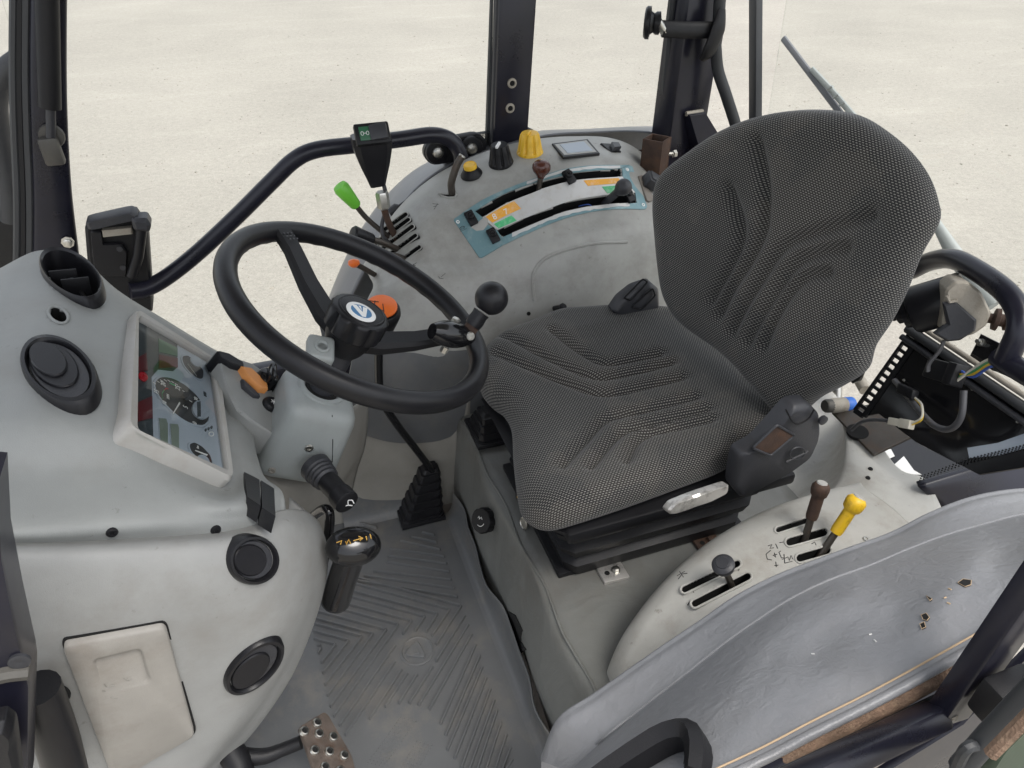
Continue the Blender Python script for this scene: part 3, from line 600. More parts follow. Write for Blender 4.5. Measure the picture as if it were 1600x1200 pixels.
# closed round vent
def vent(px, py, rx, ry, ang, bvh, parent, pl=None, stag=True, nblade=3):
    if pl is None: l, nn = S(px, py, bvh)
    else: l, nn = pl
    out = ell(px, py, rx, ry, ang, 40); P = onpl(out, (l, nn)); n = len(P); c = sum(P, V()) / n; m = MB(); vs = []
    for sc, hh in ((1.02, -.014), (1.0, .001), (.95, .005), (.86, .0055), (.82, .002), (.8, -.005)): vs += [c + (p - c) * sc + nn * hh for p in P]
    m.add(vs, [(k * n + i, k * n + (i + 1) % n, (k + 1) * n + (i + 1) % n, (k + 1) * n + i) for k in range(5) for i in range(n)] + [tuple(range(5 * n, 6 * n))])
    o = m.build('air_vent', 'satin', parent); A = P[0] - c
    ang0 = nblade
    # overlapping closing discs
    a, b, _ = frame(nn, A); R = (P[0] - c).length; Rb = (P[10] - c).length
    for k in range(nblade):
        sc = .80 - .15 * k
        q = []
        for i in range(n):
            t = 2 * math.pi * i / n; p = c + (P[i] - c) * sc * .98 + A * (-(.80 - sc) + 0) ; q.append(p)
        MB().slab(q, nn, .0005 + .0032 * k if stag else .003, .0015, base=-.005).build('vent_blade', 'satin' if k else 'charc', o)
    return o
vl = G(93, 580, z=.79)
vent(93, 580, 68, 47, 36, DB, DA, (vl + Z * .0, (Z + X * .1 - Y * .05).normalized()))
# screws along the seam
for q in ((175, 832), (337, 828)): screw(*q, DB, .0055, 'black', DA)
# switch blanks at the lower right of the dashboard
_pts = [S(x, y, DB)[0] for x, y in ((383, 745), (385, 775), (405, 760), (406, 788), (426, 775), (428, 803))]; _c = sum(_pts, V()) / 6
_n = (_pts[4] - _pts[0]).cross(_pts[1] - _pts[0]).normalized(); _n = _n if _n.dot(CAMP - _c) > 0 else -_n
_off = max((p - _c).dot(_n) for p in _pts)
for poly in ([(381, 739), (405, 751), (407, 793), (386, 779)], [(407, 752), (428, 765), (430, 809), (409, 796)]): MB().slab(onpl(poly, (_c + _n * (_off + .001), _n)), _n, .002, .001, base=-.02).build('switch_blank', 'satin', DA)
slab_on([(353, 568), (376, 580), (378, 612), (358, 598)], DB, .005, 'satin', 'switch_blank', DA)
# ------------------------------------------------------------------ instrument cluster
A_, B_, C_, D_ = G(190, 668, z=.755), G(196, 488, z=.755), G(336, 563, z=.633), G(358, 760, z=.633)
cn = (B_ - A_).cross(D_ - A_).normalized(); cn = cn if cn.z > 0 else -cn
co = (A_ + B_ + C_ + D_) / 4; CPL = (co + cn * .004, cn); CP0 = (co + cn * .002, cn)
IC = thing('instrument_cluster', 'instrument cluster in a pale grey frame on the dashboard, with rev counter and gauges', 'instruments', co)
def rr(P, rad=.1, k=5):
    out = []; n = len(P); P = [V((p[0], p[1], 0)) for p in P]
    for i in range(n):
        a, b, c = P[i - 1], P[i], P[(i + 1) % n]; p0 = b + (a - b) * rad; p1 = b + (c - b) * rad
        for j in range(k + 1): t = j / k; q = (1 - t) ** 2 * p0 + 2 * t * (1 - t) * b + t * t * p1; out.append((q.x, q.y))
    return out
outp = rr([(189, 670), (206, 484), (338, 570), (361, 760)], .09); inp = rr([(212, 680), (213, 500), (326, 566), (350, 738)], .04)
cb, nb_ = CPL; O = onpl(outp, CPL); I = onpl(inp, CPL); n = len(O); m = MB()
m.add([p - cn * .03 for p in O] + [p + cn * .004 for p in O] + [O[i].lerp(I[i], .25) + cn * .009 for i in range(n)] + [O[i].lerp(I[i], .8) + cn * .008 for i in range(n)] + [p + cn * .003 for p in I] + [p - cn * .003 for p in I],
      [(k * n + i, k * n + (i + 1) % n, (k + 1) * n + (i + 1) % n, (k + 1) * n + i) for k in range(5) for i in range(n)])
m.build('frame', 'bezel', IC)
FPL = (co + cn * .0025, cn)
def cl1(x, y): return (180 + x / 4, 470 + y / 4)
def onface(P, h, mat, nm, par=IC, bev=.0005, base=-.002): return MB().slab(onpl([cl1(*q) for q in P], FPL), cn, h, bev, base).build(nm, mat, par)
FA = MB().slab(onpl(inp, FPL), cn, .0, .0005, base=-.01).build('dial_plate', 'face', IC)
onface([(130, 130), (265, 195), (268, 430), (225, 480), (235, 880), (140, 835)], .0012, 'warn', 'warning_lamp_strip', FA)
onface([(265, 195), (385, 270), (387, 420), (360, 440), (268, 430)], .0014, 'warn', 'warning_lamp_strip', FA)
onface([(265, 240), (385, 300), (386, 352), (268, 325)], .0022, 'dgreen', 'green_lamp', FA); onface([(268, 340), (386, 365), (387, 420), (268, 425)], .0022, 'dred', 'red_lamp', FA)
onface(ell(168, 480, 34, 24, 45, 20), .003, 'red', 'red_lamp', FA); onface([(132, 640), (226, 600), (230, 740), (136, 760)], .0022, 'dred', 'red_lamp', FA); onface([(132, 360), (190, 330), (200, 440), (134, 450)], .0022, 'dred', 'red_lamp', FA)
tach = [(240, 520), (262, 487), (300, 478), (360, 490), (440, 535), (510, 600), (555, 670), (585, 735), (560, 778), (520, 785), (450, 765), (380, 720), (310, 655), (255, 580)]
TA = onface(tach, .0016, 'dial', 'rev_counter', FA)
P = onpl([cl1(*q) for q in tach], FPL); MB().ring(smooth(P, 3, True), .0022, 6).build('gauge_rim', 'face', FA)
onface(ell(528, 690, 62, 52, 50, 24), .004, 'face', 'hour_meter', FA); onface([(498, 645), (520, 640), (522, 735), (502, 738)], .0048, 'warn', 'hour_window', FA)
def needle(a, b, w=.0016): MB().tube([GP(*cl1(*a), FPL[0] + cn * .004, cn), GP(*cl1(*b), FPL[0] + cn * .004, cn)], [w, w * .5], 6, flat=.5).build('needle', 'white', FA)
needle((402, 640), (362, 705), .002)
onface(ell(425, 605, 22, 18, 40, 14), .007, 'dial', 'needle_hub', FA)
up = (A_ - D_).normalized(); rt = (B_ - A_).normalized()
for t, q, s in (('15', (258, 570), .011), ('20', (300, 520), .011), ('25', (390, 545), .011), ('10', (308, 640), .009), ('5', (440, 665), .011), ('0', (497, 765), .01), ('30', (505, 615), .009)): lettering(t, GP(*cl1(*q), FPL[0] + cn * .0018, cn), rt, up, s, 'white', FA, 'numeral')
lettering('RPM', GP(*cl1(330, 600), FPL[0] + cn * .0018, cn), rt, up, .006, 'white', FA)
for P, mt in (([(298, 610), (292, 580), (305, 560)], 'gprint'), ([(305, 560), (318, 548), (330, 552)], 'red'), ([(340, 515), (360, 525), (372, 530)], 'gprint')): MB().tube([GP(*cl1(*q), FPL[0] + cn * .0018, cn) for q in P], .0012, 6, flat=.4).build('dial_mark', mt, FA)
for i in range(12):
    t = i / 11; q = (245 + 250 * t, 515 + 130 * t * t * 1.2 - 40 * math.sin(t * 3)); p = GP(*cl1(*q), FPL[0] + cn * .0018, cn); MB().box(p, (rt, up, cn), (.0005, .0022, .0003), 0).build('tick', 'white', FA)
for P in ([(270, 735), (315, 740), (325, 770), (325, 912), (280, 885)], [(340, 770), (388, 775), (395, 800), (395, 945), (350, 920)]): onface(P, .0015, 'lcd', 'lcd_window', FA); MB().ring(onpl([cl1(*q) for q in rr(P, .1)], FPL), .0012, 6).build('lcd_rim', 'face', FA)
for P, ne in (([(415, 350), (450, 345), (500, 385), (548, 440), (545, 490), (510, 490), (450, 440), (418, 390)], ((455, 395), (510, 470))), ([(458, 900), (490, 888), (540, 915), (590, 970), (605, 1028), (560, 1030), (505, 985), (465, 940)], ((575, 965), (500, 935)))):
    onface(P, .0016, 'dial' if P[0][1] > 500 else 'charc', 'small_gauge', FA); MB().ring(smooth(onpl([cl1(*q) for q in P], FPL), 3, True), .002, 6).build('gauge_rim', 'face', FA); needle(*ne, .0012)
onface(ell(545, 1005, 45, 28, 40, 18), .003, 'face', 'gauge_hub', FA); onface(ell(500, 385, 42, 28, 40, 18), .003, 'face', 'gauge_hub', FA)
lettering('000', GP(*cl1(562, 585), FPL[0] + cn * .0004, cn), rt, up, .008, 'warn', FA); lettering('km', GP(*cl1(515, 915), FPL[0] + cn * .0018, cn), rt, up, .005, 'white', FA)
for k in range(3): onface(ell(565 + 18 * k, 808 - 8 * k, 7, 10, 0, 8), .001, 'warn', 'icon', FA)
MB().ring(onpl([cl1(*q) for q in ell(600, 833, 15, 13, 0, 14)], FPL), .0007, 5).build('icon', 'white', FA)
MB().slab(onpl(inp, (co + cn * .0095, cn)), cn, .0, .0002, base=-.001).build('cover_glass', 'glass', IC)
# switches at the far right end of the dashboard
SP = thing('switch_panel', 'grey switch panel at the far end of the dashboard beside the column', 'panel', G(410, 615, y=.13))
pl = (G(410, 620, y=.05), (X * .62 + Z * .75 - Y * .25).normalized())
MB().slab(onpl([(338, 548), (395, 566), (440, 600), (470, 640), (460, 700), (395, 660), (372, 640), (352, 600)], pl), pl[1], 0, .004, base=-.05).build('panel_body', 'dash', SP)
def swp(poly, y0, mat, h, nm, lab, cat='switch'):
    c = [sum(q[i] for q in poly) / len(poly) for i in (0, 1)]; l = G(*c, y=y0); nn = pl[1]; l = GP(*c, *pl) + nn * .002
    o = MB().slab(onpl(poly, (l, nn)), nn, h, .003, base=-.03).build(nm, mat); return tag(o, lab, cat)
swp([(372, 578), (386, 580), (413, 605), (414, 614), (402, 612), (380, 592)], .165, 'orange2', .012, 'hazard_switch', 'orange hazard rocker switch on the dashboard end panel')
swp([(376, 594), (400, 616), (405, 622), (396, 621), (378, 606)], .14, 'charc', .006, 'rocker_switch', 'ribbed dark rocker switch below the orange hazard switch')
swp([(336, 553), (352, 556), (377, 572), (378, 580), (360, 575), (340, 562)], .2, 'satin', .01, 'rocker_switch', 'smooth black rocker switch at the far edge of the dashboard')
def knobx(px, py, y0, r, h, mat, lab, nm='turn_knob', cat='knob'):
    l = GP(px, py, *pl) + pl[1] * .006; nn = pl[1]; o = thing(nm, lab, cat, l); MB().lathe(l - nn * .01, nn, [(r * 1.1, 0), (r * 1.1, .006), (r, .009), (r * .95, h), (r * .8, h + .002), (.001, h + .002)], 24).build('knob_body', mat, o); return o, l, nn
o, l, nn = knobx(413, 596, .19, .017, .02, 'gloss', 'glossy black turn knob behind the orange hazard switch'); a, b, _ = frame(nn, Y); MB().box(l + nn * .016, (a, b, nn), (.016, .005, .010), .003).build('grip_bar', 'gloss', o)
knobx(436, 612, .17, .012, .014, 'satin', 'small black button close to the steering column cover', 'push_button', 'button')
o, l, nn = knobx(423, 633, .13, .013, .010, 'black', 'round black button with a white symbol beside the column cover', 'push_button', 'button'); a, b, _ = frame(nn, Y)
m = MB()
for k in range(3): t = k * math.pi / 3; m.tube([l + nn * .0035 + (a * math.cos(t) + b * math.sin(t)) * s * .005 for s in (-1, 1)], .0006, 4)
m.build('symbol', 'white', o)
# ------------------------------------------------------------------ lower console with hatch
LC = thing('lower_console', 'pale grey lower console below the dashboard with hatch and two round vents', 'console', (-.15, -.28, .2))
def RY(pts): return [G(px, py, y=v) for px, py, v in pts]
g = [RY([(-60, 846, -.262), (10, 844, -.262), (120, 842, -.256), (250, 835, -.247), (370, 826, -.234), (440, 797, -.20), (480, 800, -.155), (497, 815, -.10)]),
     RY([(-60, 866, -.30), (12, 864, -.298), (120, 862, -.292), (250, 856, -.284), (370, 848, -.268), (445, 828, -.235), (492, 832, -.19), (508, 850, -.13)]),
     RY([(-50, 925, -.312), (30, 922, -.312), (130, 920, -.31), (255, 915, -.305), (375, 905, -.292), (450, 895, -.265), (494, 895, -.22), (507, 900, -.15)]),
     RY([(-40, 990, -.318), (45, 990, -.318), (140, 990, -.316), (260, 985, -.31), (375, 980, -.30), (440, 975, -.28), (476, 972, -.235), (486, 975, -.17)]),
     RY([(-20, 1070, -.318), (62, 1070, -.318), (150, 1070, -.316), (260, 1065, -.31), (360, 1060, -.30), (412, 1058, -.285), (440, 1055, -.245), (450, 1058, -.18)]),
     RY([(0, 1150, -.315), (90, 1150, -.315), (165, 1150, -.312), (255, 1145, -.306), (325, 1140, -.298), (365, 1138, -.285), (385, 1136, -.245), (395, 1138, -.18)]),
     RY([(20, 1260, -.31), (125, 1260, -.31), (190, 1250, -.306), (250, 1240, -.3), (290, 1225, -.292), (312, 1212, -.28), (325, 1205, -.24), (335, 1205, -.18)])]
for r in g: r.append(r[-1] + V((-.05, .12, -.02)))
lm = MB().patch(g, 9, 9).face_cam(); LB = lm.bvh(); lm.build('console_body', 'lower', LC, solid=.004)
vent(395, 875, 40, 39, 0, LB, LC, nblade=2)
vent(397, 1040, 58, 28, -42, LB, LC, nblade=2)
# hatch panel: raised plate with a finger recess
hp = rr([(97, 1000), (258, 971), (304, 1142), (178, 1215)], .06); P, N = onsf(hp, LB); nn = sum(N, V()).normalized(); hc = sum(P, V()) / len(P)
HPL = (hc + nn * .002, nn); P = onpl(hp, HPL); rec = rr([(140, 1020), (222, 1000), (240, 1058), (155, 1078)], .14)
Rr = onpl(rec, HPL); n = len(P); m = MB()
Hh = MB().slab(onpl(rr([(94, 998), (260, 968), (308, 1144), (178, 1222)], .06), HPL), nn, .001, .0005, base=-.01).build('hatch_gap', 'void', LC)
vs = [p - nn * .006 for p in P] + [p + nn * .007 for p in P] + [p + (hc - p).normalized() * .004 + nn * .0095 for p in P] + [p + nn * .0095 for p in Rr] + [r + (sum(Rr, V()) / n - r) * .1 + nn * .0085 for r in Rr]
bot = []
for i, r in enumerate(Rr):
    t = (rec[i][1] - 1000) / 78.; bot.append(r + (sum(Rr, V()) / n - r) * .16 + nn * (.0022 + .0066 * max(0, min(1, (t - .25) / .75))))
vs += bot
m.add(vs, [(k * n + i, k * n + (i + 1) % n, (k + 1) * n + (i + 1) % n, (k + 1) * n + i) for k in range(5) for i in range(n)] + [tuple(range(5 * n, 6 * n))])
HT = m.build('hatch', 'hatch', LC, ang=60)
for k in range(7):
    y = (1070, 1073, 1080, 1087, 1090, 1060, 1062)[k]; x = (163, 170, 160, 164, 172, 193, 198)[k]; MB().tube([GP(x, y, HPL[0] + nn * .0096, nn), GP(x + random.uniform(2, 12), y + random.uniform(-3, 4), HPL[0] + nn * .0096, nn)], .0005, 4).build('scratched_mark', 'cowl', HT)
# ------------------------------------------------------------------ column base cowl
CB = thing('column_cowl', 'dusty beige cowl around the foot of the steering column', 'cowl', (0, .05, .1))
g = [R3([(370, 640, 'y', .12), (392, 655, 'y', .05), (440, 668, 'y', .04), (500, 660, 'y', .05), (548, 640, 'y', .10), (575, 620, 'y', .2)]),
     R3([(372, 690, 'y', .10), (394, 700, 'y', .03), (440, 720, 'y', .02), (500, 715, 'y', .03), (545, 690, 'y', .10), (575, 660, 'y', .22)]),
     R3([(390, 745, 'y', .06), (410, 750, 'y', .0), (450, 765, 'y', -.01), (500, 765, 'y', .01), (540, 740, 'y', .10), (570, 700, 'y', .22)]),
     R3([(410, 800, 'y', .04), (440, 800, 'y', -.02), (470, 805, 'y', -.02), (505, 800, 'y', .01), (520, 775, 'y', .10), (560, 730, 'y', .22)]),
     R3([(410, 870, 'y', .03), (440, 870, 'y', -.02), (470, 870, 'y', -.02), (500, 860, 'y', .01), (512, 810, 'y', .10), (550, 770, 'y', .22)])]
MB().patch(g, 7, 7).face_cam().build('cowl_shell', 'cowl', CB, solid=.004)
# ------------------------------------------------------------------ steering column, wheel
WC = V((.102, 0, .766)); wn_ = V((math.sin(.505), math.sin(-.119), math.cos(.505))).normalized()
wu = Y.cross(wn_).normalized(); wv = wn_.cross(wu)
def WP(a, r, h=0): return WC + r * (math.cos(a) * wu + math.sin(a) * wv) + wn_ * h
def wang(px, py): p = GP(px, py, WC, wn_) - WC; return math.atan2(p.dot(wv), p.dot(wu))
SH = thing('steering_column_cover', 'boxy blue grey cover around the steering column', 'column cover', WC - wn_ * .33)
sc = WC - wn_ * .228
m = MB().box(sc + wu * .003, (wu, wv, wn_), (.062, .068, .074), .022, 4, taper=(.86, .84)); SHB = m.bvh(); m.build('cover_shell', 'shroud', SH, ang=60)
ct = WC - wn_ * .152
MB().lathe(ct - wn_ * .006, wn_, [(.038, 0), (.036, .007), (.030, .0085), (.0275, .006), (.0265, -.02)], 32).build('collar', 'shroud', SH); MB().lathe(ct - wn_ * .012, wn_, [(.0265, 0), (.0265, .012), (.024, .0125)], 24).build('collar_gap', 'void', SH)
MB().tube([ct - wn_ * .02, WC - wn_ * .06], .0205, 24).build('column_tube', 'charc', SH)
screw(483, 700, SHB, .006, 'steel', SH); screw(425, 735, SHB, .005, 'cowl', SH)
P, N = onsf([(517, 628), (519, 650), (520, 690), (519, 722)], SHB); MB().tube([p + q * .0002 for p, q in zip(P, N)], .0007, 5).build('mould_line', 'void', SH)
SW = thing('steering_wheel', 'black two-spoke steering wheel with a badge on its hub', 'steering wheel', WC - wn_ * .05)
Rm = .191; m = MB(); na = 96; nr = 16; vs = []
for i in range(na):
    a = 2 * math.pi * i / na; c = WP(a, Rm); ra = (c - WC).normalized()
    for k in range(nr):
        t = 2 * math.pi * k / nr; rr_ = .0152
        wob = 1 - (.07 * (.5 + .5 * math.cos(a * 36)) if 3.4 < t < 5.4 else 0)
        vs.append(c + rr_ * wob * (math.cos(t) * ra + 1.08 * math.sin(t) * wn_))
m.add(vs, [(i * nr + k, i * nr + (k + 1) % nr, ((i + 1) % na) * nr + (k + 1) % nr, ((i + 1) % na) * nr + k) for i in range(na) for k in range(nr)])
m.build('rim', 'satin', SW)
for (px, py) in ((450, 378), (738, 528)):
    a = wang(px, py); d = (WP(a, 1) - WC).normalized(); s = wn_.cross(d); pts = []
    sec = [(.018, -.055, .017, .012), (.05, -.05, .019, .013), (.10, -.032, .017, .011), (.15, -.006, .0155, .009), (.185, .006, .0165, .008)]
    m = MB(); vs = []
    for r, h, w, th in sec:
        c = WC + d * r + wn_ * h
        for x, y in ((-1, -.5), (-1, .4), (-.75, 1), (.75, 1), (1, .4), (1, -.5), (.6, -1), (-.6, -1)): vs.append(c + s * w * x + wn_ * th * y)
    m.add(vs, [(i * 8 + k, i * 8 + (k + 1) % 8, (i + 1) * 8 + (k + 1) % 8, (i + 1) * 8 + k) for i in range(4) for k in range(8)] + [tuple(reversed(range(8))), tuple(range(32, 40))])
    sp = m.build('spoke', 'black', SW, ang=30)
    if px < 500:
        for i in range(4):
            for j in range(3): MB().lathe(WC + d * (.158 + .007 * i) + s * (.007 * (j - 1)) + wn_ * .0105, wn_, [(.0018, 0), (.0015, .0012)], 6).build('grip_dimple', 'charc', sp)
HB = MB().lathe(WC - wn_ * .075, wn_, [(.024, 0), (.03, .01), (.035, .025), (.036, .04), (.03, .045)], 32).build('hub', 'black', SW)
MB().lathe(WC - wn_ * .036, wn_, [(.040, 0), (.0445, .004), (.0445, .030), (.042, .034), (.038, .036)], 72, flute=(9, .003, .031, .13)).build('adjuster_ring', 'satin', HB)
CPc = WC - wn_ * .002
cp = MB().lathe(WC - wn_ * .004, wn_, [(.037, 0), (.037, .003), (.034, .006), (.032, .0055), (.030, .0065), (.001, .0066)], 40).build('hub_cap', 'black', HB)
bd = WC + wn_ * .0028 + (GP(560, 497, WC + wn_ * .003, wn_) - (WC + wn_ * .003)) * .35
MB().lathe(bd, wn_, [(.0225, 0), (.0225, .001), (.021, .0018), (.001, .0018)], 36).build('badge', 'white', SW)
br = (GP(600, 505, bd, wn_) - GP(560, 497, bd, wn_)).normalized(); bu = wn_.cross(br)
def bpoly(P, h, mat): MB().slab([bd + br * x + bu * y for x, y in P], wn_, h, .0001, base=0).build('badge_mark', mat, SW)
bpoly([(.016 * math.cos(t), .0155 * math.sin(t)) for t in [i * .3142 for i in range(20)]], .0021, 'blue')
bpoly([(-.012, .0115), (-.0045, .0125), (.001, -.003), (.0055, .0115), (.012, .0095), (.003, -.0135), (-.003, -.0135)], .0025, 'white')
bpoly([(-.0015, .0125), (.0025, .0125), (.001, .002)], .0024, 'white')
# grey tilt lever on the column
o = thing('tilt_lever', 'small grey tilt lever on the steering column under the wheel hub', 'lever', WC - wn_ * .1)
l = G(500, 548, y=-.03); a, b, nn = frame((CAMP - l).normalized() * .5 + wn_, wu)
MB().box(l, (a, b, nn), (.019, .021, .011), .006, 3).build('lever_body', 'shroud', o); MB().lathe(l + nn * .008, nn, [(.012, 0), (.011, .005), (.008, .006), (.006, .003)], 18).build('finger_dish', 'shroud', o)
# spinner knob clamped on the rim
SK = thing('spinner_knob', 'black ball spinner knob clamped to the steering wheel rim', 'spinner knob', GP(715, 520, WC, wn_))
k0 = GP(700, 521, WC + wn_ * .022, wn_); k1 = GP(742, 528, WC + wn_ * .02, wn_); ax = (k1 - k0).normalized(); sd_ = wn_.cross(ax)
m = MB(); vs = []; na = 20
for i in range(9):
    t = i / 8; w = .021 * math.sin(math.pi * (.12 + .80 * t)) ** .7; h = .019 * math.sin(math.pi * (.14 + .78 * t)) ** .6; c = k0 + ax * (-.03 + .078 * t)
    for k in range(na): q = 2 * math.pi * k / na; vs.append(c + sd_ * w * math.cos(q) + wn_ * (h * math.sin(q) * (1 if math.sin(q) > 0 else 1.1)))
m.add(vs, [(i * na + k, i * na + (k + 1) % na, (i + 1) * na + (k + 1) % na, (i + 1) * na + k) for i in range(8) for k in range(na)] + [tuple(reversed(range(na))), tuple(range(8 * na, 9 * na))])
m.build('clamp', 'gloss', SK); l = k0 + ax * .028 - sd_ * .014 + wn_ * .012; nn = ((CAMP - l).normalized() * .7 - sd_ * .5).normalized()
MB().lathe(l, nn, [(.0065, 0), (.0065, .004), (.0055, .005), (.003, .005), (.0025, .003)], 16).build('clamp_bolt', 'steel', SK)
MB().lathe(k0 + ax * .012 + sd_ * .012 + wn_ * .012, wn_, [(.007, 0), (.007, .008), (.005, .009)], 6).build('clamp_bolt', 'steel', SK)
MB().lathe(k0 + ax * .01 - wn_ * .024, -wn_, [(.006, 0), (.006, .01)], 6).build('clamp_nut', 'steel', SK)
kb = GP(736, 512, WC + wn_ * .035, wn_); kt = G(768, 466, y=kb.y + .01); kd = (kt - kb).normalized()
MB().lathe(kb - kd * .012, kd, [(.011, 0), (.0115, .004), (.0115, .016), (.010, .018)], 6).build('hex_nut', 'rust', SK); MB().tube([kb - wn_ * .02 - ax * .005, kb + kd * .002], [.012, .010], 12).build('stud', 'rust', SK)
MB().lathe(kb, kd, [(.0125, .004), (.0135, .012), (.0125, .022), (.0135, .028)], 20).build('knob_neck', 'satin', SK)
rad = .0255; L0 = (kt - kb).length
MB().lathe(kt, kd, [(rad * math.sin(t), -rad * math.cos(t)) for t in [.45 + (math.pi - .46) * i / 16 for i in range(17)]], 32).build('ball', 'satin', SK, ang=80)
# indicator stalk
ST = thing('indicator_stalk', 'black indicator stalk with white symbols and a rubber gaiter below the column cover', 'stalk', G(495, 735, y=-.05))
a, b = G(500, 738, y=-.065), G(543, 786, y=-.135); d = (b - a).normalized(); L0 = (b - a).length
MB().lathe(a - d * .015, d, [(.024, 0), (.0235, .012), (.021, .014), (.022, .019), (.020, .021), (.0215, .026), (.0185, .028), (.020, .033), (.017, .036)], 26).build('gaiter', 'charc', ST)
MB().lathe(a, d, [(.0155, .018), (.0165, .03), (.0165, L0 * .68), (.017, L0 * .69)], 26).build('stalk_body', 'black', ST); MB().lathe(a, d, [(.0175, L0 * .69), (.0185, L0 * .74), (.0185, L0 * .98), (.0165, L0 * 1.0), (.001, L0 * 1.005)], 48, flute=(24, L0 * .7, L0 * .97, .06)).build('twist_grip', 'black', ST)
e = a + d * (L0 * 1.006); r, u, nn = frame(d, CR); m = MB()
for P in (((-.008, -.003), (-.002, .006), (.004, .006), (.009, .0)), ((-.007, -.006), (.002, -.003), (.008, -.004)), ((-.002, .006), (.001, -.002))): m.tube([e + CR * x + (CU - d * CU.dot(d)).normalized() * y + d * .0005 for x, y in P], .0008, 5)
m.build('wiper_symbol', 'white', ST)
m = MB()
for k, (px, py) in enumerate(((521, 748), (530, 754), (523, 757), (536, 760))): p = GP(px, py, a + (CAMP - a).normalized() * .017, (CAMP - a).normalized()); m.tube([p, p + CR * .004 + CU * .002, p + CR * .005 - CU * .003], .0008, 5)
m.build('symbols', 'white', ST)
# shuttle lever in the foreground
SL = thing('shuttle_lever', 'bent black lever with shiny worn grip and gold arrows in front of the column', 'lever', G(500, 905, y=-.16))
yk = -.20; pk = G(553, 852, y=yk); pb = G(524, 938, y=yk + .045); d = (pk - pb).normalized()
MB().tube([G(488, 905, y=-.10), G(505, 880, y=-.11), G(514, 830, y=-.12), G(514, 800, y=-.12), G(502, 797, y=-.10), G(480, 815, y=-.06)], .0075, 14, sub=6).build('rod', 'gloss', SL)
MB().lathe(pb, d, [(.0215, 0), (.0235, .003), (.0235, .01), (.022, .05), (.021, (pk - pb).length - .01)], 28).build('grip_stem', 'gloss', SL)
a_, b_, nn = frame((d + (CAMP - pk).normalized() * .9).normalized(), CU); m = MB(); vs = []
for i in range(13):
    t = math.pi * i / 12
    for k in range(28): q = 2 * math.pi * k / 28; vs.append(pk - nn * .006 + nn * (-.026 * math.cos(t)) + (math.sin(t) ** .7) * (b_ * .039 * math.cos(q) + a_ * .028 * math.sin(q)))
m.add(vs, [(i * 28 + k, i * 28 + (k + 1) % 28, (i + 1) * 28 + (k + 1) % 28, (i + 1) * 28 + k) for i in range(12) for k in range(28)]); gm = m.bvh(); m.build('grip_head', 'gloss', SL)
for P in (((526, 848), (534, 845), (532, 851)), ((540, 846), (541, 851), (545, 843), (548, 850)), ((552, 845), (566, 841)), ((560, 838), (567, 841), (562, 845)), ((572, 838), (573, 844)), ((578, 835), (580, 842))):
    try: stroke(P, gm, .0009, 'gold', 'gold_marking', SL)
    except Exception: pass
# gear lever with orange top and boot
GL = thing('gear_lever', 'bent black gear lever with an orange shift pattern cap behind the wheel', 'lever', G(668, 740, y=.31))
kp = G(597, 486, y=.25)
MB().tube([G(675, 735, y=.315), G(650, 702, y=.305), G(620, 663, y=.295), G(597, 625, y=.283), G(592, 590, y=.275), G(592, 530, y=.262)], .0085, 14, sub=6).build('rod', 'gloss', GL)
a_, b_, nn = frame((Z * .93 - Y * .34 + X * .05).normalized(), X)
MB().lathe(kp - nn * .075, (nn + Z * .15).normalized(), [(.012, -.01), (.019, .0), (.025, .03), (.033, .055), (.036, .066), (.035, .074), (.031, .079), (.001, .080)], 32).build('knob', 'satin', GL)
oc = kp + nn * .004 + Z * .006
m = MB().lathe(oc, (nn + Z * .15).normalized(), [(.0285, 0), (.028, .003), (.025, .0048), (.001, .0055)], 32); ob = m.bvh(); m.build('cap', 'orange', GL)
for P in (((572, 478), (600, 486)), ((586, 470), (584, 481)), ((571, 474), (574, 480)), ((598, 475), (600, 488)), ((577, 470), (592, 472))):
    try: stroke(P, ob, .0008, 'ink', 'shift_pattern', GL)
    except Exception: pass
def boot(name, lab, c, top, hx, hy, steps, mat='satin'):
    o = thing(name, lab, 'gaiter', c); m = MB(); vs = []; k = 0; seq = []
    for i in range(steps):
        t = i / steps; s = 1 - .62 * t; seq += [(s, t), (s * 1.0 - .03, t + .55 / steps), (s - .12, t + .6 / steps)]
    seq.append((.3, 1)); out = [(-1, -.8), (-.8, -1), (.8, -1), (1, -.8), (1, .8), (.8, 1), (-.8, 1), (-1, .8)]
    for s, t in seq:
        for x, y in out: vs.append(c.lerp(top, t) + X * hx * s * x + Y * hy * s * y)
    n = 8; m.add(vs, [(i * n + k, i * n + (k + 1) % n, (i + 1) * n + (k + 1) % n, (i + 1) * n + k) for i in range(len(seq) - 1) for k in range(n)] + [tuple(range((len(seq) - 1) * n, len(seq) * n))])
    m.build('pleats', mat, o, ang=35); MB().box(c + Z * .001, (X, Y, Z), (hx * 1.06, hy * 1.06, .005), .002).build('flange', mat, o); return o
bc = G(655, 795, z=.012); boot('lever_gaiter', 'pleated black rubber gaiter at the foot of the gear lever', bc, G(672, 728, y=.325), .05, .05, 6)
bc2 = G(768, 672, y=.27); boot('lever_gaiter', 'pleated black gaiter beside the far front corner of the seat', bc2, bc2 + V((-.005, 0, .06)), .045, .05, 4)
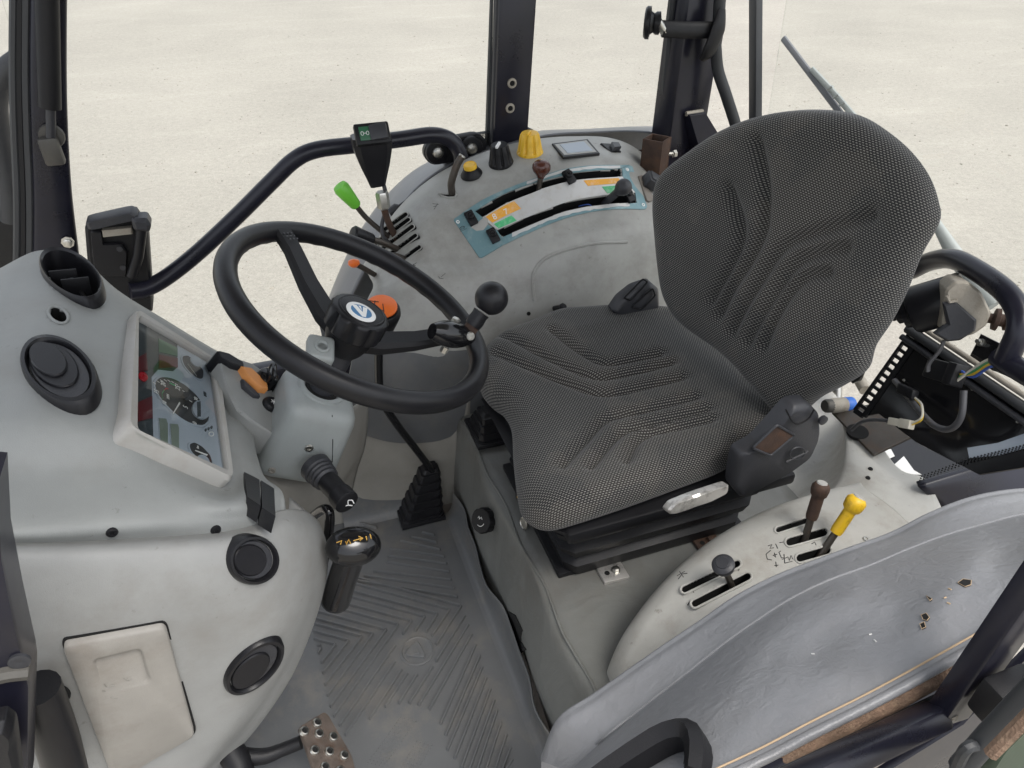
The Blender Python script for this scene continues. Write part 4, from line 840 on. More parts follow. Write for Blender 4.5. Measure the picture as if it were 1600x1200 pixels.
# rotary knob on the platform front
l, nn = S(765, 812, PFB); nn = (V((-.75, -.35, .5))).normalized(); o = thing('height_adjuster', 'scalloped black rotary knob with white print on the platform front', 'control knob', l)
MB().lathe(l - nn * .01, nn, [(.017, 0), (.017, .02)], 18).build('spindle', 'rust', o); MB().lathe(l + nn * .008, nn, [(.024, 0), (.0265, .003), (.0265, .018), (.024, .021), (.001, .0215)], 64, flute=(8, .002, .0185, .14)).build('knob_body', 'black', o)
m = MB(); e = l + nn * .030; r, u, _ = frame(nn, CU)
for P in ([(.011 * math.cos(t), .011 * math.sin(t)) for t in [3.6 + .25 * i for i in range(8)]], [(-.005, .003), (-.002, .008)], [(.001, .004), (.004, .009), (.006, .005)], [(-.001, .006), (.003, .003)]): m.tube([e - u * x * -1 + r * y for x, y in P], .0007, 5)
m.build('print', 'white', o)
# pedal
PD = thing('foot_pedal', 'worn steel brake pedal pad with round raised holes', 'pedal', G(500, 1165, z=.06))
pn = (Z * .85 + X * .5 - Y * .1).normalized(); pp = (G(508, 1168, z=.13), pn)
pm = rr([(466, 1137), (508, 1112), (548, 1180), (560, 1225), (500, 1235), (478, 1170)], .14)
m = MB().slab(onpl(pm, pp), pn, .004, .0015, base=-.004); m.build('pad', 'pedal', PD)
for q in ((495, 1130), (475, 1143), (498, 1147), (520, 1152), (491, 1173), (514, 1175), (537, 1181), (507, 1199), (531, 1205)):
    c = GP(*q, pp[0] + pn * .003, pn); MB().lathe(c, pn, [(.0085, 0), (.007, .004), (.0052, .0045), (.0045, .002)], 18).build('raised_hole', 'steel', PD); MB().lathe(c, pn, [(.0045, .0015), (.0044, .0028)], 14).build('hole_bottom', 'void', PD)
MB().tube([G(470, 1160, z=.115), G(440, 1172, z=.11), G(410, 1182, z=.11), G(370, 1180, z=.12), G(330, 1165, z=.14)], [.011, .011, .013, .015, .017], 12, sub=5).build('pedal_arm', 'black', PD)
MB().tube([G(345, 1150, z=.15), G(372, 1192, z=.12), G(380, 1230, z=.1)], .022, 14).build('pivot_tube', 'black', PD)
# ================================================================== SEAT
def segd(p, a, b):
    ab = b - a; t = max(0, min(1, (p - a).dot(ab) / max(1e-9, ab.length_squared))); return (p - a - ab * t).length
def pillow(outl, O, U, Vv, N, hfn, thick, edge, grooves, gdep, gw, rings=54, nseg=220, tuck=.03):
    P2 = resample(smooth([V((*p, 0)) for p in outl], 8, True) + [V((*outl[0], 0))], nseg + 1)[:-1]
    c = sum(P2, V()) / nseg; m = MB(); vs = []; uv = []
    gr = [[V((*q, 0)) for q in smooth([V((*p, 0)) for p in g_], 5)] if 0 else smooth([V((*p, 0)) for p in g_], 5) for g_ in grooves]
    segs = [(g_[i], g_[i + 1]) for g_ in gr for i in range(len(g_) - 1)]
    levels = [('b', .72), ('b', 1.0), ('s', 1.0), ('s', .75), ('s', .5), ('s', .25), ('s', 0)] + [('t', (i + 1) / rings) for i in range(rings)]
    for kind, t in levels:
        for p in P2:
            d = p - c; R = d.length
            if kind == 'b': q = c + d * (t - tuck / R * 1.3); h = -thick
            elif kind == 's': q = c + d * (1 - tuck / R * t * t); h = -edge - (thick - edge) * t
            else:
                tt = t ** 1.0; s = 1 - tt; q = c + d * s; din = R * (1 - s); e = min(din / edge, 1); h = -edge * (1 - math.sqrt(max(0, 1 - (1 - e) ** 2)))
            if kind == 't':
                gsum = 0
                for a, b in segs:
                    dd = segd(q, a, b)
                    if dd < gw * 3: gsum = max(gsum, math.exp(-(dd / gw) ** 2))
                h -= gdep * gsum * min(1, din / (edge * .8))
            h += hfn(q.x, q.y)
            vs.append(O + U * q.x + Vv * q.y + N * h)
            if kind == 't':
                rr_ = R - din if din >= edge else R - edge + edge * math.asin(1 - din / edge)
                uv.append((c.x + d.x / R * rr_, c.y + d.y / R * rr_))
            else: e_ = p + d / R * (edge * .571 + (t if kind == 's' else 1.1) * (thick - edge)); uv.append((e_.x, e_.y))
    nl = len(levels); n = nseg
    m.add(vs, [(i * n + k, i * n + (k + 1) % n, (i + 1) * n + (k + 1) % n, (i + 1) * n + k) for i in range(nl - 1) for k in range(n)] + [tuple(reversed(range(n)))])
    m.uv = uv; return m
SE = thing('driver_seat', 'suspension seat with dotted black fabric cushion and tall backrest', 'seat', (.55, 0, .21))
Oc = V((.52, 0, .475))
def cuv(px, py, z=.475): p = G(px, py, z=z) - Oc; return (p.x, p.y)
co_px = [(905, 480, .49), (868, 484, .49), (828, 500, .49), (785, 520, .485), (757, 548, .475), (748, 590, .465), (762, 618, .46), (785, 640, .455), (799, 668, .45), (802, 710, .445), (806, 755, .44), (816, 804, .435), (850, 832, .435), (900, 827, .44), (960, 806, .445), (1050, 770, .45), (1130, 735, .455), (1155, 705, .47), (1215, 665, .475), (1210, 612, .475), (1140, 545, .475), (1065, 495, .475), (980, 483, .48)]
co_uv = []
for px, py, z in co_px: p = G(px, py, z=z) - Oc; co_uv.append((p.x, p.y))
k1 = lambda x, y: (720 + x / 2.308, 420 + y / 2.308)
gpx = [[(150, 250), (330, 328), (480, 382), (600, 370), (760, 330)], [(130, 310), (330, 385), (500, 440), (640, 420), (800, 380)], [(330, 235), (430, 298), (520, 335), (620, 322), (720, 300)], [(370, 700), (450, 610), (530, 530), (650, 503), (850, 450)], [(470, 710), (540, 620), (600, 572), (700, 545), (890, 495)], [(600, 690), (632, 622), (685, 585), (780, 565), (905, 535)]]
grv = [[cuv(*k1(*q), z=.495) for q in g_] for g_ in gpx]
def ctop(x, y):  # bolsters at the sides, dished middle, falling front lip
    v = .016 * min(1, (abs(y) / .24) ** 2.2) + .008 * math.sin((x + .23) / .46 * math.pi) * 0
    if x < -.12: v -= .030 * ((-.12 - x) / .12) ** 2
    if abs(y) < .07 and x < -.1: v -= .012 * (1 - abs(y) / .07) * ((-.1 - x) / .12)
    return v + .018
pillow(co_uv, Oc, X, Y, Z, ctop, .075, .042, grv, .0150, .0100).build('cushion', 'fabric', SE, ang=80)
# backrest
Bn = V((-.955, -.17, .21)).normalized(); Bo = V((.785, 0, .70)); Bv = (Z - Bn * Z.dot(Bn)).normalized(); Bu = Bv.cross(Bn) ; Bu = Bu if Bu.y > 0 else -Bu
# plane through the crease
Bo = GP(1245, 400, G(1192, 640, z=.515), Bn)
def buv(px, py): p = GP(px, py, Bo, Bn) - Bo; return (p.dot(Bu), p.dot(Bv))
bo_px = [(1022, 315), (1035, 272), (1066, 232), (1110, 200), (1160, 178), (1215, 168), (1270, 168), (1320, 178), (1370, 203), (1415, 235), (1448, 272), (1466, 310), (1470, 345), (1455, 400), (1430, 455), (1400, 508), (1372, 545), (1338, 582), (1295, 606), (1258, 624), (1232, 644), (1202, 660), (1160, 615), (1110, 560), (1060, 510), (1036, 470), (1026, 420), (1021, 365)]
k2 = lambda x, y: (1000 + x / 2.308, 140 + y / 2.308)
bg = [[(400, 150), (425, 300), (425, 420), (412, 500), (370, 600), (312, 700), (268, 790)], [(300, 330), (335, 440), (335, 530), (300, 620), (240, 735)], [(820, 425), (650, 480), (530, 520), (470, 572), (420, 660), (362, 760), (315, 850)], [(725, 550), (600, 577), (530, 622), (480, 700), (420, 805), (372, 890)], [(660, 640), (590, 657), (545, 692), (500, 760), (460, 840), (432, 908)]]
k2 = lambda x, y: (1010 + x / 2.4, 160 + y / 2.4)
bgr = [[buv(*k2(*q)) for q in g_] for g_ in bg]
cu_, cv_ = buv(1245, 400)
def btop(x, y):
    q = (x - cu_) / .25; r = (y - cv_); v = .012 * q * q - .010 + (.02 * math.exp(-((r + .12) / .1) ** 2)) * (1 - q * q) * .6
    return v
BKM = pillow([buv(x - (34 * (x - 1290) / 180 if x > 1290 else (12 if x < 1062 else 0)) - (16 if x > 1290 and 390 < y < 560 else 0), y) for x, y in bo_px], Bo, Bu, Bv, Bn, btop, .075, .045, bgr, .0180, .0125, rings=60, nseg=240, tuck=.045); BKM.build('backrest', 'fabric', SE, ang=80)
# side hinge fairings
def fairing(pts, yy, w, nm, mat='charc'):
    P = [G(px, py, y=yy) for px, py in pts]; cc = sum(P, V()) / len(P); P = [cc + (p - cc) * .88 - Z * .012 for p in P]; o = MB().slab(P, -Y, .009, .008, base=-w).build(nm, mat, SE, ang=50); return o
HF = fairing(rr([(1146, 700), (1180, 682), (1205, 655), (1243, 612), (1272, 608), (1290, 628), (1292, 668), (1275, 705), (1235, 735), (1190, 758), (1150, 778), (1136, 760)], .25), -.235, .022, 'hinge_fairing')
pl = (G(1210, 690, y=-.248), -Y)
MB().slab(onpl([(1178, 700), (1214, 666), (1240, 680), (1205, 709)], pl), -Y, .001, .0005).build('fairing_pocket', 'rust', HF); MB().ring(onpl(rr([(1176, 700), (1214, 664), (1242, 680), (1204, 712)], .1), (pl[0] - Y * .001, pl[1])), .0022, 6).build('pocket_rim', 'charc', HF)
MB().tube(onpl([(1228, 640), (1242, 662), (1262, 655), (1272, 640)], pl), .0015, 5, sub=4).build('moulded_line', 'black', HF)
MB().ring(onpl(ell(1246, 708, 12, 9, -20), pl), .0012, 5).build('moulded_badge', 'charc', HF); MB().tube(onpl([(1228, 722), (1262, 706)], pl), .002, 5).build('moulded_badge', 'charc', HF)
MB().lathe(G(1284, 655, y=-.248), -Y, [(.008, 0), (.008, .005), (.004, .006)], 14).build('pivot_cap', 'charc', HF)
HF2 = fairing(rr([(950, 480), (965, 458), (990, 438), (1020, 428), (1034, 440), (1036, 492), (1000, 500), (975, 496)], .2), .262, .02, 'hinge_fairing')
pl = (G(1000, 465, y=.249), -Y)
MB().ring(onpl(rr([(975, 465), (1004, 436), (1012, 440), (985, 470)], .15), pl), .002, 6).build('moulded_rib', 'black', HF2); MB().ring(onpl(rr([(986, 480), (1020, 450), (1024, 462), (1002, 484)], .2), pl), .002, 6).build('moulded_rib', 'black', HF2)
# scraped lever on the seat edge
m = MB().slab([G(px, py, y=-.285) for px, py in rr([(1041, 797), (1050, 786), (1085, 772), (1137, 755), (1136, 768), (1110, 782), (1075, 795), (1046, 803)], .2)], (-Y + Z * .4).normalized(), .006, .004, base=-.012); m.build('recline_lever', 'alu', SE)
# suspension bellows
m = MB(); seq = [(.150, .25), (.156, .262), (.160, .285), (.148, .297), (.164, .315), (.17, .335), (.156, .347), (.175, .365), (.182, .385), (.168, .397), (.195, .41), (.2, .425)]; vs = []
for s, z in seq:
    cx = .555; hx = s * 1.13; hy_ = s * 1.02
    for x, y in [(-1, -.88), (-.9, -1), (.9, -1), (1, -.88), (1, .88), (.9, 1), (-.9, 1), (-1, .88)]: vs.append(V((cx + hx * x, hy_ * y - .005, z)))
n = 8; m.add(vs, [(i * n + k, i * n + (k + 1) % n, (i + 1) * n + (k + 1) % n, (i + 1) * n + k) for i in range(len(seq) - 1) for k in range(n)] + [tuple(reversed(range(n))), tuple(range((len(seq) - 1) * n, len(seq) * n))])
m.build('suspension_bellows', 'black', SE, ang=35)
MB().box(V((.555, -.0, .254)), (X, Y, Z), (.19, .155, .006), .002).build('base_frame', 'black', SE)
MB().box(V((.565, -.0, .415)), (X, Y, Z), (.215, .215, .012), .006).build('cushion_pan', 'black', SE)
l = G(821, 817, x=.352); nn = V((-.95, -.2, .2)).normalized()
MB().lathe(l, nn, [(.008, -.02), (.008, 0), (.0125, .001), (.0125, .005), (.010, .006), (.009, .0045), (.001, .0045)], 20).build('weight_knob', 'steel', SE)
MB().box(G(812, 775, x=.358), (V((-.95, -.2, .2)).normalized(), Y, Z), (.006, .012, .014), .003).build('catch', 'black', SE); MB().lathe(G(811, 776, x=.352), nn, [(.003, 0), (.002, .004)], 8).build('indicator', 'yellow', SE)
# bolted foot brackets
for i, (px, py, mt) in enumerate(((957, 895, 'alu'), (1105, 848, 'rust'))):
    c = G(px, py, z=.2515); b = MB().box(c, ((X - Y * .05).normalized(), Y, Z), (.024, .019, .0035), .001).build('foot_bracket', mt, SE)
    MB().lathe(c + X * .006 + Z * .003, Z, [(.009, 0), (.009, .002), (.0065, .0022), (.0065, .008), (.005, .009)], 6).build('bolt', 'steel' if i == 0 else 'rust', b); MB().lathe(c - X * .011 + Z * .003, Z, [(.005, 0), (.0049, .0012)], 12).build('bolt_hole', 'void', b)
# ================================================================== LEFT CONSOLE
LCN = thing('left_console', 'pale scuffed side console beside the seat with five lever slots', 'console', (.6, -.35, .2))
g = [R3([(962, 1110, 'z', .21), (952, 1062, 'z', .25), (958, 1028, 'z', .29), (985, 975, 'z', .335), (1040, 905, 'z', .375), (1110, 845, 'z', .40), (1190, 800, 'z', .415), (1270, 772, 'z', .42), (1340, 755, 'z', .415)]),
     R3([(972, 1115, 'z', .22), (964, 1070, 'z', .275), (980, 1020, 'z', .325), (1015, 962, 'z', .37), (1065, 902, 'z', .405), (1130, 852, 'z', .43), (1205, 812, 'z', .44), (1285, 785, 'z', .442), (1355, 765, 'z', .435)]),
     R3([(985, 1125, 'z', .23), (985, 1080, 'z', .285), (1010, 1020, 'z', .335), (1055, 965, 'z', .38), (1105, 920, 'z', .415), (1165, 875, 'z', .437), (1240, 842, 'z', .446), (1320, 812, 'z', .448), (1390, 790, 'z', .44)]),
     R3([(1000, 1140, 'z', .23), (1005, 1095, 'z', .285), (1040, 1035, 'z', .335), (1090, 985, 'z', .38), (1145, 945, 'z', .413), (1205, 905, 'z', .434), (1275, 875, 'z', .443), (1355, 845, 'z', .445), (1430, 825, 'z', .435)]),
     R3([(1030, 1180, 'z', .22), (1040, 1140, 'z', .27), (1080, 1080, 'z', .32), (1135, 1030, 'z', .365), (1190, 990, 'z', .40), (1250, 950, 'z', .42), (1320, 920, 'z', .43), (1400, 885, 'z', .43), (1480, 860, 'z', .425)])]
g.insert(0, [p + V((0, .012, -.06)) for p in g[0]]); g.insert(0, [p + V((0, .014, -.16)) for p in g[1]])
lcm = MB().patch(g, 34, 28).face_cam(); LCB = lcm.bvh()
sl = [capsule((1070, 921), (1152, 881), 13), capsule((1086, 943), (1168, 901), 14), capsule((1216, 828), (1262, 813), 11), capsule((1234, 847), (1287, 832), 15), capsule((1250, 872), (1292, 860), 15)]
lcm.cut(sl); lcm.build('console_body', 'leftc', LCN, solid=.004)
for P in sl: slot_on(P, LCB, 'lever_slot', LCN, 'leftc', rim=.0019, depth=.04)
screw(1353, 843, LCB, .0045, 'steel', LCN)
ink = [[(1200, 853), (1206, 851), (1203, 857), (1209, 856)], [(1212, 850), (1215, 857)], [(1218, 848), (1224, 847)], [(1204, 860), (1197, 866), (1199, 874), (1206, 875)], [(1210, 864), (1212, 871), (1208, 868), (1214, 866)], [(1220, 861), (1217, 863), (1221, 872), (1224, 871)], [(1225, 866), (1226, 880)], [(1222, 874), (1230, 871)], [(1231, 870), (1233, 876), (1236, 868), (1239, 874)], [(1212, 878), (1213, 886)], [(1210, 884), (1216, 883)], [(1226, 880), (1238, 877)], [(1058, 900), (1070, 893)], [(1062, 893), (1068, 902)], [(1060, 905), (1066, 897), (1074, 896)], [(1110, 903), (1118, 900), (1120, 904)], [(1075, 925), (1082, 920), (1084, 926)], [(1150, 890), (1156, 886), (1154, 892)], [(1268, 850), (1273, 847), (1275, 852)], [(1078, 940), (1074, 946)]]
for P in ink:
    try: stroke(P, LCB, .0007, 'ink', 'pen_mark', LCN)
    except Exception: pass
def lever(px0, py0, px1, py1, dy, lab, r, sleeve, knob, kr, knm, tipmat='white', grp=None):
    l, nn = S(px0, py0, LCB); l = l - nn * .02; t = G(px1, py1, y=l.y + dy); d = (t - l).normalized(); L0 = (t - l).length
    o = thing('side_lever', lab, 'lever', l, grp); MB().tube([l, l + d * L0 * .6], r, 12).build('rod', 'tread', o)
    if sleeve: MB().lathe(l, d, [(r * 1.5, L0 * .45), (r * 1.7, L0 * .5), (r * 1.7, L0 * .8), (r * 2, L0 * .84)], 18).build('sleeve', knob, o)
    MB().lathe(l, d, [(kr * .5, L0 * .78), (kr * .9, L0 * .84), (kr, L0 * .92), (kr * .98, L0 * .97), (kr * .75, L0 * 1.01), (kr * .62, L0 * 1.02)], 24).build('knob', knob, o)
    MB().lathe(l, d, [(kr * .62, L0 * 1.015), (kr * .55, L0 * 1.035), (kr * .1, L0 * 1.04)], 16).build('knob_tip', tipmat, o); return o
lever(1258, 838, 1284, 757, .02, 'rusty brown side lever with worn ball knob in the middle slot', .0055, True, 'rust', .0135, 'knob', 'bezel')
lever(1283, 864, 1341, 779, .015, 'yellow painted side lever with chipped ball knob nearest the rear', .0055, True, 'yellowp', .015, 'knob', 'bezel')
lever(1146, 912, 1129, 880, .0, 'short side lever with grey mushroom knob in the front slot', .005, False, 'charc', .0165, 'knob', 'charc')
# light metal shelf behind the seat
SF = thing('rear_floor_shelf', 'light grey sheet metal shelf behind the seat with two small holes', 'shelf', (1.0, -.2, .2))
g = [R3([(1160, 800, 'z', .212), (1210, 775, 'z', .212), (1290, 735, 'z', .212), (1360, 700, 'z', .215)]), R3([(1215, 825, 'z', .24), (1240, 755, 'z', .25), (1285, 690, 'z', .255), (1330, 655, 'z', .26)]), ]
sh = MB().patch([R3([(1120, 760, 'z', .21), (1180, 700, 'z', .21), (1250, 640, 'z', .21), (1290, 600, 'z', .21)]), R3([(1200, 800, 'z', .215), (1255, 745, 'z', .22), (1300, 690, 'z', .225), (1325, 640, 'z', .225)]), R3([(1270, 790, 'z', .30), (1300, 752, 'z', .315), (1318, 700, 'z', .32), (1320, 645, 'z', .32)]), R3([(1290, 782, 'z', .335), (1325, 752, 'z', .345), (1328, 705, 'z', .345), (1312, 640, 'z', .345)]), R3([(1420, 826, 'z', .335), (1420, 760, 'z', .345), (1390, 735, 'z', .345), (1330, 640, 'z', .345)]), R3([(1475, 800, 'z', .335), (1445, 748, 'z', .345), (1400, 728, 'z', .345), (1345, 645, 'z', .345)])], 6, 6)
sh.face_cam(); SHF = sh.bvh(); sh.build('shelf_sheet', 'leftc', SF, solid=.003)
for q in ((1360, 733), (1356, 747)): screw(*q, SHF, .004, 'void', SF, 'screw_hole')
# ================================================================== LEATHERETTE TRIM OVER THE LEFT MUDGUARD
TR = thing('mudguard_trim', 'wrinkled blue grey leatherette cover over the near mudguard with torn holes', 'trim cover', (.5, -.62, .5))
EDGE = [(846, 1190), (864, 1140), (935, 1088), (1044, 1012), (1101, 974), (1172, 926), (1240, 896), (1296, 874), (1362, 850), (1400, 836), (1457, 807), (1529, 780), (1610, 768), (1720, 770)]
RIDGE = [(886, 1206), (935, 1160), (1000, 1108), (1106, 1026), (1150, 992), (1220, 945), (1270, 918), (1320, 897), (1375, 878), (1415, 860), (1472, 838), (1540, 818), (1620, 800), (1730, 795)]
tar = [(935, 1300), (1010, 1265), (1100, 1222), (1190, 1180), (1270, 1138), (1350, 1098), (1430, 1055), (1510, 1010), (1600, 960), (1720, 890)]
NT = 16
def samp(P): return [(p.x, p.y) for p in resample(smooth([(x, y, 0) for x, y in P], 6), NT)]
eg = [G(*q, y=-.502) for q in samp(EDGE)]; rd = [G(*q, y=-.548) for q in samp(RIDGE)]; tg = [G(*q, y=-.705) for q in samp(tar)]
g = [[p + V((.012, .02, -.25)) for p in eg], [p + V((.006, .014, -.03)) for p in eg], eg]
g.append([a.lerp(b, .5) + V((0, .002, -.001)) for a, b in zip(eg, rd)]); g.append(rd)
UPN = V((-.1, -.35, .93))
for k, t in enumerate((.06, .14, .24, .34, .44, .54, .64, .74, .84, .93, 1.0)):
    rowp = []
    for j in range(NT):
        p = rd[j].lerp(tg[j], t); e = math.sin(math.pi * t)
        h = .028 * e
        h -= .02 * math.exp(-((t - .5) / .26) ** 2) * math.exp(-((j - 7.2) / 2.0) ** 2)
        if j > 8: h += .005 * math.sin(j * 2.4 + t * 3.0) * e
        h += .0018 * math.sin(j * 1.3 - t * 9) * e + .001 * math.sin(j * 2.9 + t * 17) * e
        rowp.append(p + UPN * h)
    g.append(rowp)
tm = MB().patch(g, 8, 6).face_cam(); TB = tm.bvh(); tears = [[(1497, 912), (1505, 906), (1518, 908), (1517, 915), (1508, 918)], [(1440, 962), (1448, 959), (1453, 966), (1449, 971), (1443, 969)], [(1438, 976), (1445, 973), (1447, 981), (1441, 984)], [(1448, 932), (1457, 937), (1454, 940)]]
tm.cut(tears[:0]); tm.build('cover_sheet', 'leather', TR, ang=80, fix=False)
for P in tears:
    slab_on(P, TB, .0012, 'void', 'torn_hole', TR, bev=.0004); pp, nn_ = onsf(P, TB); MB().ring([p + q * .001 for p, q in zip(pp, nn_)], .0004, 5).build('frayed_edge', 'thread', TR)
for (x, y) in ((1482, 920), (1475, 935), (1480, 942), (1366, 1000), (1358, 992), (1268, 1022)):
    try: stroke([(x, y), (x + random.uniform(2, 5), y + random.uniform(-2, 3))], TB, .0009, 'thread' if x > 1400 else 'wplate', 'scuff', TR)
    except Exception: pass
# stitched seam line along the crest
se = [(905, 1178), (960, 1120), (1040, 1062), (1120, 1005), (1200, 955), (1280, 905), (1360, 868), (1450, 845), (1560, 828)]
P, N = onsf(samp(RIDGE), TB); MB().tube([p + q * .0004 for p, q in zip(P, N)], .0014, 6, sub=6).build('seam', 'leather', TR)
# piping and carpet edge
A = [G(px, py, y=-.705) for px, py in tar]; 
MB().tube([p + V((.0, -.003, -.002)) for p in A], .0045, 10, sub=6).build('edge_piping', 'leather', TR)
MB().tube([p + V((.001, .004, .004)) for p in A], .0009, 6, sub=6).build('stitching', 'thread', TR)
B = [p + V((0, -.007, -.014)) for p in A]; g = [[p + V((0, .004, .010)) for p in B], [p + V((0, -.003, .003)) for p in B], [p + V((0, -.005, -.006)) for p in B], [p + V((0, -.002, -.016)) for p in B]]
tag(MB().patch(g, 8, 6).face_cam().build('carpet_strip', 'carpet', solid=.004), 'frayed brown carpet strip below the leatherette cover at the door sill', 'carpet strip')
# grab handle on the trim
GH = thing('grab_handle', 'angular black plastic grab handle on the leatherette cover', 'handle', G(1020, 1190, y=-.66))
hp0 = rr([(930, 1215), (1020, 1150), (1040, 1140), (1085, 1134), (1102, 1150), (1104, 1180), (1090, 1220), (1000, 1260)], .12); l, nn = S(1040, 1172, TB); nn = (nn + V((-.2, -.2, .3))).normalized(); pl = (l + nn * .004, nn)
hpth = onpl([(905, 1245), (960, 1205), (1030, 1160), (1062, 1148), (1084, 1152), (1092, 1178), (1088, 1215)], (pl[0] + nn * .012, nn))
HBd = MB().tube(hpth, [.017, .018, .019, .019, .018, .017, .015], 6, sub=2, flat=.62, hint=nn).build('handle_body', 'black', GH, ang=28)
MB().slab(onpl(rr([(1050, 1142), (1086, 1136), (1103, 1150), (1106, 1185), (1096, 1230), (1066, 1235), (1072, 1180)], .12), pl), nn, .006, .003, base=-.01).build('mounting_foot', 'black', GH, ang=30)
# door sill profile, rear door post
SI = thing('door_sill', 'dark painted steel door sill rail along the lower right edge', 'door sill', G(1400, 1150, y=-.74))
sa, sb = G(1040, 1322, y=-.745), G(1470, 1114, y=-.735); d = (sb - sa).normalized(); a = V((0, -.75, .66)); a = (a - d * a.dot(d)).normalized(); b = d.cross(a)
MB().box(sa.lerp(sb, .5), (d, a, b), ((sb - sa).length / 2, .013, .010), .004).build('rail', 'paint', SI); MB().tube([sb + a * .013 + d * .002, sb - a * .013 + d * .002], .0035, 8, sub=6).build('weld_bead', 'motor', SI)
MB().tube([sa - a * .019 - d * .1, sb - a * .019 + d * .08], .005, 10).build('seal', 'seal', SI)
MB().box(sa.lerp(sb, .5) - a * .045 - Z * .02, (d, a, b), ((sb - sa).length / 2 + .1, .022, .02), .004).build('outer_step', 'paint', SI)
MB().slab([G(px, py, y=-.726) for px, py in ((1340, 1225), (1420, 1175), (1500, 1125), (1560, 1060), (1620, 1000), (1720, 930), (1720, 1320), (1340, 1320))], -Y, .004, .002).build('outer_skin', 'paint', SI)
DP = thing('door_post', 'dark painted door post leaning across the lower right corner', 'post', G(1390, 1110, y=-.73))
pa, pb_ = G(1478, 1116, y=-.735), G(1706, 790, y=-.73); d = (pb_ - pa).normalized(); a = Y - d * d.y; a.normalize(); b = d.cross(a)
MB().box(pa.lerp(pb_, .5), (d, a, b), ((pb_ - pa).length / 2, .010, .017), .003).build('post_face', 'paint', DP); MB().tube([pa - b * .0 - a * .014 + V((.022, -.01, -.02)), pb_ - a * .014 + V((.022, -.01, -.02))], .005, 8).build('edge_bead', 'seal', DP)
# door edge in the very corner
DE = thing('door_edge', 'worn green door edge with rubber seal in the bottom right corner', 'door', G(1560, 1160, y=-.80))
MB().tube([G(1500, 1200, y=-.8), G(1545, 1150, y=-.8), G(1650, 1040, y=-.8)], .008, 10).build('seal', 'seal', DE)
MB().slab([G(px, py, y=-.805) for px, py in ((1515, 1230), (1560, 1160), (1660, 1060), (1680, 1260))], -Y, .006, .002).build('door_skin', 'grn', DE); MB().tube([G(1548, 1178, y=-.815), G(1660, 1065, y=-.815)], .0045, 8, sub=4).build('frayed_trim', 'carpet', DE)
MB().tube([G(1492, 1205, y=-.8), G(1508, 1172, y=-.8), G(1525, 1165, y=-.8), G(1528, 1176, y=-.8)], .004, 8, sub=5).build('seal_lip', 'seal', DE)
MB().box(G(1575, 1090, y=-.76), (X, Y, Z), (.022, .014, .02), .004).build('striker', 'black', DE)
# ================================================================== PILLARS AND FRAME
def post(name, lab, p0, p1, wa, wb, mat='paint', yaw=0):
    o = thing(name, lab, 'pillar', p0); d = (p1 - p0).normalized(); a = V((math.cos(yaw), math.sin(yaw), 0)); a = (a - d * a.dot(d)).normalized(); b = d.cross(a)
    MB().box(p0.lerp(p1, .5), (a, b, d), (wa, wb, (p1 - p0).length / 2), .006, 2).build('post', mat, o); return o, a, b, d
y1 = .83
p0, p1 = G(788, 235, y=y1), G(806, -60, y=y1); o, a, b, d = post('cab_pillar', 'dark pillar with two bolt holes behind the yellow dial', p0 - Z * .1, p1, .045, .03)
for py, px in ((130, 800), (169, 797)):
    l = G(px, py, y=y1 - .031); MB().lathe(l, -Y, [(.012, 0), (.011, .003), (.007, .004), (.006, .001)], 16).build('bolt_hole_rim', 'motor', o); MB().lathe(l, -Y, [(.006, .0012), (.0059, .002)], 12).build('bolt_hole', 'void', o)
MB().tube([G(763, 235, y=y1 + .02), G(774, -60, y=y1 + .02)], .010, 8).build('window_seal', 'seal', o)
MB().tube([G(770, 232, y=y1 - .012), G(781, -60, y=y1 - .012)], .009, 8).build('edge_trim', 'charc', o)
y2 = .72
p0, p1 = G(1052, 255, y=y2), G(1098, -60, y=y2); o, a, b, d = post('cab_pillar', 'wide dark rear pillar with window latch beside the seat backrest', p0 - Z * .08, p1, .062, .035, yaw=.25)
MB().tube([G(1031, 235, y=y2), G(1056, -60, y=y2)], .010, 8).build('window_seal', 'seal', o)
q0, q1, q2, q3 = G(1072, 178, y=y2 - .05), G(1098, 174, y=y2 - .05), G(1135, 235, y=y2 - .06), G(1095, 255, y=y2 - .06)
MB().slab([q0, q1, q2, q3], (-Y + X * .2).normalized(), .012, .003, base=-.05).build('gusset', 'paint', o); MB().tube([q0, q1], .006, 8, sub=5).build('weld_bead', 'motor', o)
LT = thing('window_latch', 'black window latch with roller arm and handle on the rear pillar', 'latch', G(1085, 50, y=y2 - .06))
MB().tube([G(1035, 45, y=y2 - .06), G(1070, 47, y=y2 - .065), G(1112, 47, y=y2 - .07)], .018, 10, flat=.5).build('arm', 'black', LT)
MB().tube([G(1128, 14, y=y2 - .08), G(1122, 45, y=y2 - .085), G(1108, 80, y=y2 - .085), G(1097, 93, y=y2 - .075)], [.012, .022, .02, .012], 10, sub=4, flat=.5).build('handle', 'black', LT)
l = G(1018, 36, y=y2 - .06); MB().lathe(l - X * .012 + Y * .01, (X * .8 - Y * .5).normalized(), [(.03, 0), (.034, .004), (.034, .012), (.024, .014), (.02, .02), (.024, .026), (.024, .034), (.012, .036)], 24).build('roller', 'satin', LT); MB().tube([G(1028, 34, y=y2 - .06), G(1038, 50, y=y2 - .06)], .01, 10).build('clevis', 'steel', LT)
o = thing('window_frame', 'slim dark rear window frame with bent rubber seal', 'window frame', G(1185, 210, x=1.22))
MB().box((G(1181, -60, x=1.22) + G(1180, 260, x=1.22)) / 2, (X, Y, (G(1181, -60, x=1.22) - G(1180, 260, x=1.22)).normalized()), (.01, .016, (G(1181, -60, x=1.22) - G(1180, 260, x=1.22)).length / 2), .003).build('upright', 'seal', o)
